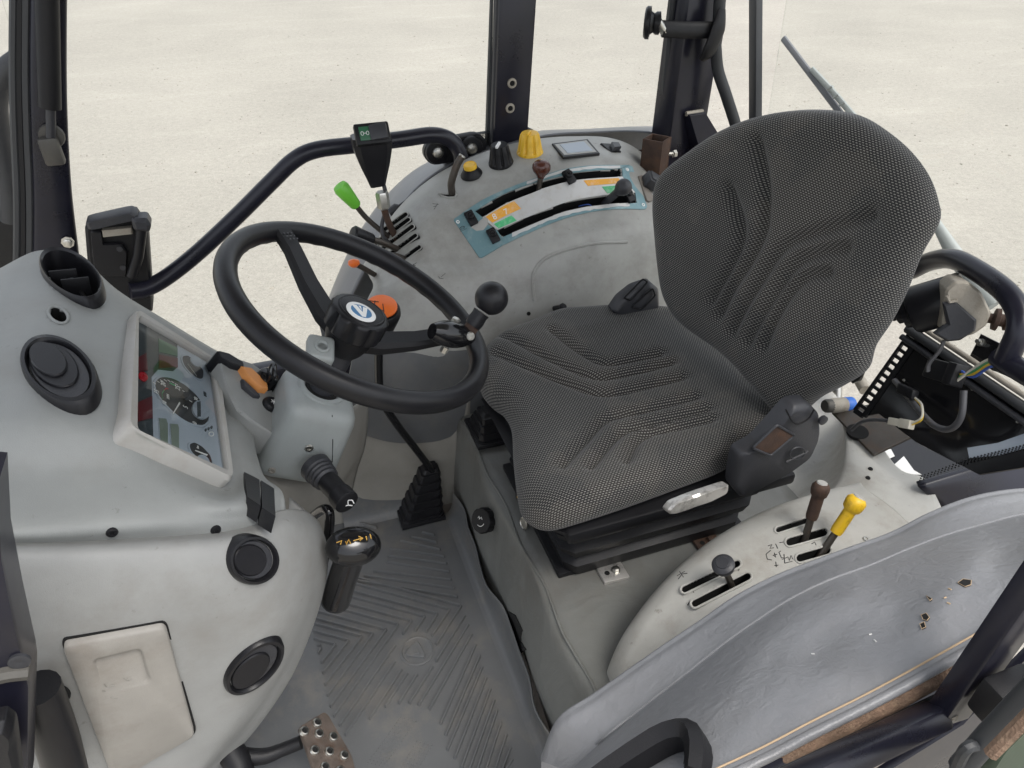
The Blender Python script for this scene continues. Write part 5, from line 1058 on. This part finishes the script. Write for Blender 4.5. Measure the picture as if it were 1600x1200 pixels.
MB().tube([G(1118, 70, y=.66), G(1122, 110, y=.66), G(1135, 150, y=.65), G(1152, 205, y=.64), G(1160, 250, y=.63)], .014, 10, sub=5).build('bent_seal', 'seal', o)
MB().tube([G(1127, -40, y=.66), G(1122, 40, y=.66), G(1118, 70, y=.66)], .014, 10, sub=4).build('upper_seal', 'seal', o)
# rear sill and rusty bracket near the mudguard end
o = thing('rear_corner_sill', 'dusty rusty sill at the foot of the rear pillar', 'sill', G(1060, 260, y=.66)); MB().patch([R3([(985, 235, 'z', .62), (1030, 232, 'z', .62), (1090, 235, 'z', .62), (1150, 240, 'z', .62)]), R3([(1000, 262, 'z', .62), (1040, 262, 'z', .62), (1100, 270, 'z', .62), (1160, 280, 'z', .62)]), R3([(1010, 300, 'z', .60), (1050, 310, 'z', .60), (1110, 320, 'z', .6), (1170, 330, 'z', .6)])], 4, 4).face_cam().build('sill_sheet', 'rust', o, solid=.004)
o = thing('socket_bracket', 'square rusty tube bracket with a clamp bolt near the rear pillar', 'bracket', G(1026, 265, y=.64)); c = G(1024, 242, y=.64); m = MB()
aa = V((.8, .6, 0)); bb = V((-.6, .8, 0))
for s, ax_ in ((1, aa), (-1, aa), (1, bb), (-1, bb)): oth = bb if ax_ is aa else aa; MB().box(c + ax_ * s * .024, (oth, ax_, Z), (.0265 if ax_ is aa else .0215, .0025, .042), .001).build('tube_wall', 'rust', o)
MB().tube([c + X * .02, c + X * .055 - Y * .01], .005, 8).build('clamp_bolt', 'steel', o); MB().lathe(c + X * .045 - Y * .008, X, [(.009, 0), (.009, .008)], 6).build('bolt_head', 'steel', o)
# front right pillar with seals and gas strut
AP = thing('front_pillar', 'dark navy front cab pillar with rubber seals at the far left', 'pillar', G(105, 400, y=.76))
def col(pts, yy): return [G(px, py, y=yy) for px, py in pts]
e = [(128, 440), (122, 390), (112, 300), (106, 200), (104, 100), (105, -60)]
l_ = [(50, 440), (52, 390), (52, 300), (48, 200), (46, 100), (48, -60)]
g = [col(e, .80), col([(x - 2, y) for x, y in e], .775), col([((x + q) / 2, y) for (x, y), (q, _) in zip(e, l_)], .765), col([(x + 2, y) for x, y in l_], .77), col(l_, .80)]
MB().patch(g, 6, 4).face_cam().build('pillar_skin', 'paint', AP, solid=.004)
for dx, r_, mt in ((-4, .012, 'seal'), (-14, .010, 'black'), (-24, .009, 'seal')): MB().tube(col([(x + dx + (390 - y) * -.0 , y) for x, y in l_], .785), r_, 8, sub=5).build('rubber_seal', mt, AP)
for px, py in ((106, 378), ): MB().lathe(G(px, py, y=.762), -Y, [(.013, 0), (.013, .003), (.009, .0035), (.009, .009), (.007, .01)], 8).build('bolt', 'steel', AP)
o = thing('gas_strut', 'black gas strut with chrome end fitting on the front pillar', 'gas strut', G(80, 240, y=.74))
MB().tube(col([(72, -60), (78, 168)], .745), .02, 16).build('cylinder', 'black', o); MB().tube(col([(79, 165), (80, 225)], .745), .009, 12).build('piston_rod', 'charc', o); MB().box(G(81, 236, y=.745), (X, Y, Z), (.018, .012, .028), .007).build('end_fitting', 'fitting', o); MB().lathe(G(81, 212, y=.758), -Y, [(.024, 0), (.022, .006), (.01, .008)], 16).build('bracket', 'fitting', o)
# windscreen side: glass and outer blade seen through it
tag(MB().slab(col([(-80, -60), (26, -60), (30, 200), (26, 450), (-80, 450)], .80), -Y, .002, .0005).build('windscreen', 'glass'), 'windscreen glass at the far left behind the front pillar', 'glass pane')
o = thing('outer_mirror_arm', 'dark curved bracket seen through the windscreen at the left edge', 'bracket', G(10, 420, y=.95)); MB().tube(col([(30, 95), (8, 115), (-8, 160), (2, 230), (16, 300), (20, 345)], .95), .025, 10, sub=5).build('arm', 'charc', o); MB().box(G(5, 360, y=1.0), (X, Y, Z), (.09, .03, .1), .03).build('housing', 'black', o)
# door latch housing and handrail
DL = thing('door_latch', 'black door latch housing with grey release paddle near the front pillar', 'latch', G(190, 470, y=.74))
pl = (G(185, 400, y=.74), -Y)
MB().slab(onpl(rr([(134, 345), (212, 330), (232, 360), (240, 478), (222, 482), (140, 420)], .08), pl), -Y, .03, .008, base=-.03).build('housing', 'black', DL, ang=35)
MB().slab(onpl(rr([(134, 342), (205, 326), (216, 332), (214, 340), (140, 356)], .2), (pl[0] - Y * .04, pl[1])), -Y, .02, .006, base=-.02).build('top_cover', 'charc', DL); MB().slab(onpl(rr([(205, 337), (230, 336), (237, 348), (234, 358), (210, 356)], .25), (pl[0] - Y * .05, pl[1])), -Y, .022, .008, base=-.02).build('release_paddle', 'charc', DL)
MB().slab(onpl(rr([(142, 358), (158, 358), (160, 378), (190, 378), (200, 392), (198, 430), (150, 428), (144, 395)], .1), (pl[0] - Y * .03, pl[1])), -Y, .012, .003).build('catch_plate', 'satin', DL); MB().slab(onpl([(160, 356), (206, 352), (208, 362), (162, 367)], (pl[0] - Y * .03, pl[1])), -Y, .014, .002).build('catch_bar', 'motor', DL)
MB().tube(onpl([(222, 352), (216, 400), (206, 432)], (pl[0] - Y * .05, pl[1])), .011, 10).build('release_arm', 'satin', DL)
for q in ((187, 389), (192, 418)): MB().lathe(GP(*q, pl[0] - Y * .042, -Y), -Y, [(.006, 0), (.006, .002), (.003, .002)], 10).build('rivet', 'charc', DL)
HR = thing('hand_rail', 'bent black tubular rail running across the right door', 'hand rail', G(220, 450, y=.76))
MB().tube([G(px, py, y=yy) for px, py, yy in ((203, 455, .70), (228, 451, .71), (262, 432, .73), (310, 394, .75), (370, 338, .76), (425, 283, .765), (460, 250, .765), (495, 234, .765), (560, 226, .765), (630, 217, .765), (675, 211, .765), (703, 218, .765), (717, 236, .76), (722, 262, .75), (722, 285, .745))], .0185, 16, sub=5).build('rail_tube', 'paint', HR)
o = thing('hinge_bracket', 'black rounded hinge bracket with two domed bolts beside the dark pillar', 'bracket', G(705, 232, y=.79)); pl = (G(705, 230, y=.81), -Y)
MB().slab(onpl(capsule((680, 237), (740, 226), 38, 10), pl), -Y, .012, .005, base=-.01).build('plate', 'black', o); MB().slab(onpl(rr([(690, 215), (820, 196), (838, 205), (838, 240), (690, 255)], .1), (pl[0] + Y * .03, pl[1])), -Y, .012, .004).build('back_plate', 'black', o)
for q in ((683, 237), (736, 231)): l = GP(*q, pl[0] - Y * .012, -Y); MB().lathe(l, -Y, [(.03, 0), (.028, .006), (.024, .007)], 24).build('washer', 'satin', o); MB().lathe(l, -Y, [(.014, .006), (.014, .01), (.01, .016), (.003, .018)], 16).build('domed_bolt', 'steel', o)
# side window pane and rear pane
tag(MB().slab([V((-.44, .83, .1)), V((.55, .83, .1)), V((.6, .83, 1.65)), V((-.36, .83, 1.65))], -Y, .002, .0005).build('door_glass', 'glass'), 'clear pane of the right door behind the hand rail', 'glass pane')
tag(MB().slab([V((.62, .83, .7)), V((1.02, .74, .66)), V((1.06, .73, 1.6)), V((.66, .82, 1.6))], -Y, .002, .0005).build('quarter_glass', 'glass'), 'clear pane between the two dark pillars on the right', 'glass pane')
o = tag(MB().box(V((.12, .84, .12)), (X, Y, Z), (.5, .03, .05), .01).build('lower_door_frame', 'paint'), 'dark lower door frame below the hand rail behind the column', 'door frame')
# ================================================================== RIGHT CONSOLE LEVERS
def clev(base, pts, rad, lab, nm='console_lever', mat='tread'):
    l, nn = S(*base, RCB); o = thing(nm, lab, 'lever', l); P = [l - nn * .02] + [G(px, py, y=l.y + dy) for px, py, dy in pts]; MB().tube(P, rad, 12, sub=5).build('rod', mat, o); return o, l, P
o, l, P = clev((611, 372), [(606, 345, -.005), (598, 318, -.005)], .0075, 'joystick lever with black rocker switch head rising from the louvres', mat='rust')
t = G(597, 305, y=l.y - .005); d = (G(582, 215, y=l.y - .005) - t).normalized()
MB().lathe(t - d * .02, d, [(.010, -.012), (.0145, -.008), (.0145, .024), (.012, .028)], 6).build('hex_sleeve', 'steel', o)
q = G(583, 240, y=l.y - .005); m = MB(); vs = []; r_, u_, _ = frame(d, -Y)
hd = [(.016, 290), (.021, 278), (.03, 258), (.038, 235), (.040, 222), (.040, 210)]
for k, (w, py) in enumerate(hd):
    c = G(583 + (py - 240) * .14, py, y=l.y - .005)
    for x, y in ((-1, -.6), (-.7, -.9), (.7, -.9), (1, -.6), (1, .6), (.7, .9), (-.7, .9), (-1, .6)): vs.append(c + u_ * w * x + r_ * w * .72 * y)
n = 8; m.add(vs, [(i * n + k, i * n + (k + 1) % n, (i + 1) * n + (k + 1) % n, (i + 1) * n + k) for i in range(5) for k in range(n)] + [tuple(reversed(range(n))), tuple(range(5 * n, 6 * n))]); m.build('handle', 'satin', o, ang=35)
tp = G(581, 212, y=l.y - .02); hn = (Z * .55 - Y * .8).normalized(); a_, b_, hn = frame(hn, X)
sw = MB().box(tp + hn * .01, (a_, b_, hn), (.036, .022, .008), .004).build('switch_frame', 'black', o); MB().box(tp + hn * .02 + a_ * .012, ((a_ + hn * .25).normalized(), b_, (hn - a_ * .25).normalized()), (.018, .016, .007), .003).build('rocker', 'charc', sw)
MB().box(tp + hn * .018 - a_ * .016, (a_, b_, hn), (.011, .014, .002), .001).build('switch_face', 'dgreen', sw); m = MB()
for s in (-1, 1): m.ring([tp + hn * .0205 - a_ * (.016 + s * .0055) + a_ * .0028 * math.cos(t) + b_ * .004 * math.sin(t) for t in [i * .785 for i in range(8)]], .0006, 4)
m.tube([tp + hn * .0205 - a_ * .0135, tp + hn * .0205 - a_ * .0185], .0006, 4); m.build('symbol', 'white', sw)
MB().tube([G(600, 290, y=l.y), G(604, 310, y=l.y + .005), G(602, 330, y=l.y + .01), G(597, 350, y=l.y + .01), G(598, 368, y=l.y), G(608, 380, y=l.y)], .0045, 8, sub=5).build('switch_cable', 'cable', o)
o, l, P = clev((606, 372), [(575, 343, .0), (553, 317, .0)], .006, 'thin lever with a lime green tip rising from the louvres'); d = (P[-1] - P[-2]).normalized()
MB().lathe(P[-1] - d * .01, d, [(.010, 0), (.0125, .004), (.0165, .035), (.018, .052), (.015, .060), (.002, .062)], 24).build('green_grip', 'green', o)
o, l, P = clev((622, 388), [(600, 380, -.01), (580, 374, -.015)], .007, 'short lever with a black conical grip over the louvres'); d = (P[-1] - P[-2]).normalized()
MB().lathe(P[-1] - d * .004, d, [(.011, 0), (.013, .004), (.0175, .038), (.0185, .046), (.015, .05), (.002, .051)], 24).build('black_grip', 'satin', o)
o, l, P = clev((630, 403), [(618, 402, -.008), (605, 402, -.012)], .010, 'stubby worn lever stump in the lowest louvre')
MB().lathe(P[-1], P[-1] - P[-2], [(.010, 0), (.009, .003), (.002, .004)], 12).build('end_cap', 'tread', o)
o, l, P = clev((705, 303), [(705, 290, -.005), (708, 275, -.008), (714, 258, -.008), (722, 244, -.008)], .0085, 'bent bare steel lever without a knob near the yellow button')
d = (P[-1] - P[-2]).normalized(); MB().lathe(P[-1], d, [(.0085, -.001), (.0075, .002), (.004, .002), (.0035, .0)], 14).build('rod_end', 'steel', o)
o, l, P = clev((585, 428), [(566, 418, -.02), (553, 412, -.03)], .006, 'small orange knob peeking out behind the steering wheel rim'); MB().lathe(P[-1] - Z * .006, Z, [(.008, 0), (.013, .006), (.012, .012), (.003, .016)], 18).build('orange_knob', 'orange', o)
o = thing('side_catch', 'small dark catch on the console side behind the spinner knob', 'catch', G(868, 486, y=.39)); l = G(866, 482, y=.385); MB().tube([l, l + V((.01, -.02, .012))], .006, 10).build('catch_pin', 'satin', o); MB().lathe(l + V((.01, -.02, .012)), V((.2, -.7, .5)), [(.008, 0), (.009, .004), (.006, .01)], 14).build('catch_head', 'satin', o)
# ================================================================== REAR, BEHIND THE SEAT
RP = thing('rear_bulkhead', 'glossy black panel behind the seat with a slotted edge strip', 'panel', G(1450, 700, x=1.05))
t0 = G(1425, 518, x=1.1); t1 = G(1337, 640, x=1.1); 
best = min((abs(G(1337, 640, x=xx * .005).y - t0.y), xx * .005) for xx in range(180, 230))[1]; t1 = G(1337, 640, x=best); pn = (t1 - t0).cross(Y).normalized(); pn = pn if pn.x < 0 else -pn
RPL = (t0, pn)
MB().slab(onpl([(1350, 650), (1437, 526), (1700, 705), (1700, 715), (1530, 742), (1432, 692), (1372, 646)], RPL), pn, .0, .001, base=-.006).build('panel_sheet', 'gloss', RP)
ST_ = MB().slab(onpl([(1334, 640), (1423, 515), (1426, 517), (1338, 642)], RPL), pn, .003, .0004).build('slotted_strip', 'black', RP)
MB().slab(onpl([(1347, 649), (1434, 524), (1440, 528), (1353, 653)], RPL), pn, .003, .0004).build('strip_rail', 'black', ST_)
for i in range(14):
    t = i / 13; x0, y0 = 1336 + 88.5 * t, 641 - 125 * t; w = 2.6 if 0 < i < 13 else 4
    MB().slab(onpl([(x0 + w * .58, y0 - w * .82), (x0 + 13 + w * .58, y0 + 9 - w * .82), (x0 + 13 - w * .58, y0 + 9 + w * .82), (x0 - w * .58, y0 + w * .82)], RPL), pn, .003, .0003).build('strip_web', 'black', ST_)
for q in ((1438, 547), (1412, 594), (1490, 599), (1519, 608), (1590, 659)): l = GP(*q, *RPL); MB().lathe(l, pn, [(.003, 0), (.002, .002)], 8).build('rivet', 'steel', RP)
MB().slab(onpl([(1512, 700), (1560, 692), (1600, 678), (1640, 668), (1640, 690), (1560, 712), (1515, 716)], RPL), pn, .002, .0005).build('clear_glass_edge', 'face', RP)
struct_dots = MB()
for i in range(40):
    for j in range(3): c = GP(1440 + 5.5 * i - j * 1.2 + 0, 744 - 2.0 * i + j * 3.2 if i < 14 else 716 - 1.35 * (i - 14) + j * 3.0, RPL[0] + pn * .0025, pn); struct_dots.box(c, (Y, pn.cross(Y), pn), (.0013, .0013, .0004), 0)
struct(struct_dots.build('printed_dots', 'dial', RP), 'stuff')
RB = thing('rear_rail', 'grey black extruded window rail along the top of the black panel', 'rail', G(1500, 580, x=1.1))
for off, r_, mt in ((0, .009, 'seal'), (.018, .006, 'charc'), (-.016, .005, 'motor')): MB().tube([GP(1420, 514, RPL[0] + pn * .006, pn) + pn * .004 + (pn.cross(Y)) * off, GP(1700, 704, RPL[0] + pn * .006, pn) + pn * .004 + (pn.cross(Y)) * off], r_, 10).build('profile', mt, RB)
BK = thing('motor_bracket', 'black folded bracket with zinc bolt behind the wiper motor', 'bracket', G(1550, 560, x=1.13)); pl = (G(1545, 548, x=1.13), V((-.9, 0, .43)).normalized())
MB().slab(onpl([(1512, 566), (1534, 522), (1580, 545), (1600, 560), (1600, 600), (1560, 582)], pl), pl[1], .004, .001).build('plate', 'gloss', BK); l = GP(1537, 537, *pl); MB().lathe(l, pl[1], [(.010, 0), (.010, .002), (.007, .0022), (.007, .012), (.004, .013), (.004, .022)], 6).build('bolt', 'steel', BK); MB().slab(onpl([(1584, 560), (1600, 570), (1606, 590), (1588, 578)], pl), pl[1], .006, .001).build('oval_slot', 'void', BK)
# wiper motor
WM = thing('wiper_motor', 'black and dusty grey wiper motor mounted behind the seat', 'motor', G(1480, 500, x=1.02)); a = G(1416, 488, x=.985); b = G(1480, 470, x=1.02); d = (b - a).normalized()
MB().lathe(a, d, [(.012, -.016), (.016, -.014), (.016, -.006), (.026, -.004), (.028, .006), (.036, .008), (.04, .014), (.04, .085), (.038, .09)], 32).build('motor_can', 'satin', WM); MB().lathe(a, d, [(.007, -.024), (.009, -.022), (.009, -.014)], 16).build('shaft_cap', 'black', WM)
pl = (G(1505, 485, x=1.0), -V((.55, .8, -.25)).normalized()); gpts = rr([(1476, 452), (1492, 438), (1510, 438), (1532, 455), (1548, 488), (1540, 508), (1520, 522), (1488, 528), (1470, 515)], .2)
MB().slab(onpl(gpts, pl), pl[1], .006, .004, base=-.045).build('gearbox', 'motor', WM, ang=35); MB().slab(onpl([(1473, 473), (1490, 468), (1524, 498), (1522, 515), (1498, 530), (1478, 532), (1458, 520), (1478, 505)], (pl[0] + pl[1] * .006, pl[1])), pl[1], .010, .004).build('end_cover', 'charc', WM, ang=30)
MB().tube(onpl([(1480, 462), (1484, 472), (1496, 470)], (pl[0] + pl[1] * .012, pl[1])), .003, 6).build('terminal', 'motor', WM)
a = G(1546, 497, x=1.04); d = (G(1562, 500, x=1.05) - a).normalized(); MB().lathe(a, d, [(.008, -.01), (.008, .004), (.017, .006), (.018, .012), (.010, .014), (.010, .020), (.015, .022), (.014, .028), (.006, .030)], 20).build('mount_bush', 'rust', WM)
MB().tube(onpl([(1475, 532), (1468, 548), (1452, 568), (1450, 580)], pl), .006, 8, sub=4, flat=.5).build('lead', 'cable', WM)
# hoop
HP = thing('rear_hoop', 'black tubular hoop curving around the wiper motor', 'hoop', G(1590, 590, x=1.0)); MB().tube([G(px, py, x=xx) for px, py, xx in ((1425, 422, 1.08), (1455, 408, 1.07), (1490, 405, 1.05), (1530, 425, 1.03), (1570, 455, 1.01), (1590, 485, 1.0), (1592, 515, .99), (1580, 545, .985), (1572, 562, .985))], .0165, 14, sub=6).build('hoop_tube', 'paint', HP); MB().tube([G(1560, 556, x=.99), G(1580, 570, x=.985), G(1640, 605, x=.97)], .0165, 14, sub=4).build('lower_tube', 'paint', HP)
# connectors and wires
CN = thing('wire_connector', 'square black connector with coloured wires below the wiper motor', 'connector', G(1475, 582, x=1.02)); c = G(1475, 581, x=1.02); a_ = (G(1500, 588, x=1.02) - c).normalized(); b_ = (pn - a_ * pn.dot(a_)).normalized(); MB().box(c, (a_, a_.cross(b_), b_), (.028, .017, .014), .003).build('plug', 'black', CN); MB().box(c + a_ * .022, (a_, a_.cross(b_), b_), (.009, .019, .016), .003).build('plug_collar', 'black', CN)
for k, mt in enumerate(('wirew', 'wireg', 'wirey', 'wireb')): MB().tube([c + a_ * .028 + b_.cross(a_) * (.006 * (k - 1.5)), G(1520, 577 + 4 * k, x=1.015), G(1545, 562 + 4 * k, x=1.005), G(1570, 560 + 2 * k, x=.99)], .0024, 7, sub=5).build('wire', mt, CN)
CW = thing('small_connector', 'cream two part plug with yellow and grey wires on the black panel', 'connector', G(1408, 661, x=.99)); c = G(1408, 661, x=.985); a_ = (G(1430, 665, x=.985) - c).normalized(); b_ = (pn - a_ * pn.dot(a_)).normalized(); MB().box(c - a_ * .012, (a_, a_.cross(b_), b_), (.013, .0065, .006), .0015).build('plug', 'wirew', CW); MB().box(c + a_ * .012, (a_, a_.cross(b_), b_), (.012, .008, .007), .0015).build('socket_half', 'wirew', CW)
for k, mt in enumerate(('wirey', 'wirew')): MB().tube([c + a_ * .022 + V((0, 0, .003 * k)), G(1440, 655 - 3 * k, x=.99), G(1440, 635 - 3 * k, x=1.0), G(1430, 622, x=1.01)], .002, 7, sub=5).build('wire', mt, CW)
MB().tube([c - a_ * .024, G(1365, 656, x=.985), G(1345, 660, x=.98), G(1330, 672, x=.975)], .0035, 8, sub=5).build('cable', 'cable', CW)
MB().box(G(1418, 612, x=1.02), ((a_ + Z * -.3).normalized(), a_.cross(b_), b_), (.018, .009, .008), .003).build('dark_plug', 'black', CW)
tag(MB().tube([G(1398, 595, x=1.05), G(1415, 615, x=1.03), G(1435, 640, x=1.01), G(1460, 665, x=1.0), G(1485, 670, x=1.0), G(1502, 650, x=1.0), G(1506, 610, x=1.01)], .0055, 10, sub=6).build('cable_loop', 'cable'), 'thick dark cable hanging in a loop on the black panel', 'cable')
# bracket plate with cable hole, cavity and dark sill
o = thing('rear_bracket_plate', 'dull metal plate with a cable hole at the foot of the black panel', 'plate', G(1350, 670, x=.98)); pl = (G(1350, 672, z=.36), (Z + X * -.25).normalized()); MB().slab(onpl([(1300, 645), (1372, 630), (1432, 680), (1365, 712)], pl), pl[1], .003, .001).build('plate', 'tread', o); MB().slab(onpl(ell(1340, 676, 18, 11, 15), pl), pl[1], .0042, .0005).build('cable_hole', 'void', o)
m = MB().slab([G(px, py, z=.30) for px, py in ((1360, 712), (1430, 680), (1560, 700), (1640, 730), (1460, 775), (1400, 745))], Z, .002, .001, base=-.02); tag(m.build('floor_well', 'gloss'), 'dark well between the black panel and the light shelf', 'recess')
for q in ([(1366, 708), (1390, 703), (1396, 716), (1378, 722)], [(1392, 724), (1410, 713), (1424, 733), (1440, 742), (1400, 742)]): pass
o = thing('scrap_label', 'torn white label scraps lying in the dark well behind the seat', 'label', G(1400, 725, z=.303))
for q in ([(1366, 706), (1392, 702), (1398, 713), (1380, 721)], [(1395, 728), (1412, 713), (1428, 735), (1440, 742), (1402, 741)]): MB().slab([G(*p_, z=.304) for p_ in q], Z, .0008, .0002, base=-.0005).build('paper_scrap', 'white', o)
o = thing('rear_sill', 'dark blue painted sill box at the right edge behind the trim', 'sill', G(1530, 750, z=.36)); MB().patch([R3([(1432, 752, 'z', .36), (1500, 733, 'z', .37), (1560, 716, 'z', .375), (1700, 680, 'z', .38)]), R3([(1440, 765, 'z', .355), (1505, 745, 'z', .365), (1565, 728, 'z', .37), (1700, 695, 'z', .375)]), R3([(1475, 800, 'z', .30), (1530, 790, 'z', .31), (1580, 785, 'z', .31), (1700, 780, 'z', .31)]), R3([(1480, 860, 'z', .25), (1530, 850, 'z', .25), (1580, 840, 'z', .25), (1700, 830, 'z', .25)])], 5, 5).face_cam().build('sill_sheet', 'paint', o, solid=.003)
# couplings seen through the gap
o = thing('hose_coupling', 'blue ringed hose coupling with a dark cap seen past the seat', 'coupling', G(1310, 640, x=1.02)); a, b = G(1296, 634, x=1.02), G(1334, 632, x=1.08); d = (b - a).normalized(); MB().lathe(a, d, [(.014, 0), (.016, .01), (.016, .05), (.014, .055)], 18).build('coupling_body', 'motor', o); MB().lathe(a, d, [(.015, .035), (.0165, .038), (.0165, .055), (.013, .058)], 20).build('blue_ring', 'bluecap', o); MB().lathe(a, d, [(.012, -.012), (.0145, -.008), (.0145, .006), (.012, .008)], 16).build('green_cap', 'fitting', o)
o = thing('ram_rod', 'dusty grey linkage rod with black fork seen below the backrest', 'rod', G(1345, 605, x=1.2)); MB().tube([G(1352, 610, x=1.2), G(1335, 580, x=1.22)], .013, 12).build('rod', 'motor', o); MB().tube([G(1335, 580, x=1.22), G(1322, 562, x=1.24)], .02, 12).build('fork', 'charc', o); MB().tube([G(1306, 640, x=1.25), G(1308, 570, x=1.27)], .014, 10).build('stay', 'steel', o)
o = thing('rear_light_bracket', 'glossy dark flap hanging behind the lower backrest edge', 'flap', G(1345, 560, x=1.15)); MB().slab([G(px, py, x=1.15) for px, py in rr([(1325, 560), (1358, 530), (1362, 550), (1345, 595), (1332, 600)], .15)], -X, .004, .002).build('flap_sheet', 'gloss', o)
# rear wiper outside
RW = thing('rear_wiper', 'grey rear wiper arm with slotted blade beyond the backrest', 'wiper', G(1560, 470, x=1.3)); xw = 1.3
MB().tube([G(px, py, x=xw) for px, py in ((1224, 60), (1262, 110), (1320, 186))], .008, 8, flat=.6).build('blade', 'fendx', RW); MB().tube([G(px, py, x=xw) for px, py in ((1268, 108), (1300, 142), (1338, 186), (1350, 195))], .007, 8, flat=.6).build('bridge', 'shroud', RW)
for q in ((1292, 140), (1302, 153), (1312, 165)): l = G(*q, x=xw - .01); MB().tube([l, G(q[0] + 9, q[1] - 5, x=xw - .01)], .003, 6).build('bridge_web', 'shroud', RW)
MB().tube([G(px, py, x=xw) for px, py in ((1345, 188), (1410, 275), (1468, 358), (1490, 395), (1520, 440), (1552, 478))], [.008, .009, .011, .016, .018, .018], 10, flat=.6).build('arm', 'shroud', RW)
tag(MB().slab([V((1.24, G(1181, 260, x=1.22).y, .5)), V((1.24, -.8, .5)), V((1.3, -.8, 1.65)), V((1.3, G(1181, -60, x=1.22).y, 1.65))], -X, .002, .0005).build('rear_glass', 'glass'), 'clear rear window pane behind the seat backrest', 'glass pane')
# ================================================================== NEAR LEFT DOOR FRAME
NF = thing('near_door_frame', 'black painted door frame with bolt at the lower left edge', 'door frame', G(20, 1000, y=-.46)); yy = -.42
MB().slab([G(px, py, y=yy) for px, py in ((-60, 740), (0, 745), (6, 850), (26, 950), (47, 1040), (50, 1060), (46, 1230), (-60, 1230))], -Y, .012, .004, base=-.03).build('frame_sheet', 'paint', NF); MB().tube([G(px, py, y=yy - .013) for px, py in ((-30, 1063), (10, 1052), (46, 1048))], .008, 8, sub=4).build('weld_bead', 'fitting', NF); MB().lathe(G(31, 1031, y=yy - .012), -Y, [(.009, 0), (.009, .003), (.006, .004), (.003, .003)], 14).build('bolt', 'charc', NF)
MB().slab([G(px, py, y=yy - .04) for px, py in rr([(-40, 1130), (8, 1118), (24, 1130), (36, 1230), (-40, 1240)], .2)], -Y, .012, .008, base=-.01).build('hinge_arm', 'satin', NF)
tag(MB().tube([G(px, py, y=-.355) for px, py in ((58, 1075), (72, 1110), (92, 1165), (112, 1240))], .0225, 16, sub=4).build('door_strut', 'satin'), 'dark round tube entering the lower console at the lower left', 'tube')
l, nn = S(70, 1088, LB); 
tag(MB().lathe(l + nn * .001, nn, [(.026, 0), (.025, .001), (.001, .0012)], 24).build('console_opening', 'void'), 'round dark opening in the lower console around the tube', 'opening')

# ================================================================== ROOF (out of view, added to shade the cab interior)
RF = thing('unseen_cab_roof', 'unseen flat grey cab roof with padded headliner, added to shade the cab', 'roof', (.35, .05, 1.68))
MB().box(V((.35, .05, 1.77)), (X, Y, Z), (.95, .80, .05), .03, 3).build('roof_shell', 'paint', RF); MB().box(V((.35, .05, 1.705)), (X, Y, Z), (.90, .76, .012), .008).build('headliner', 'fender', RF)
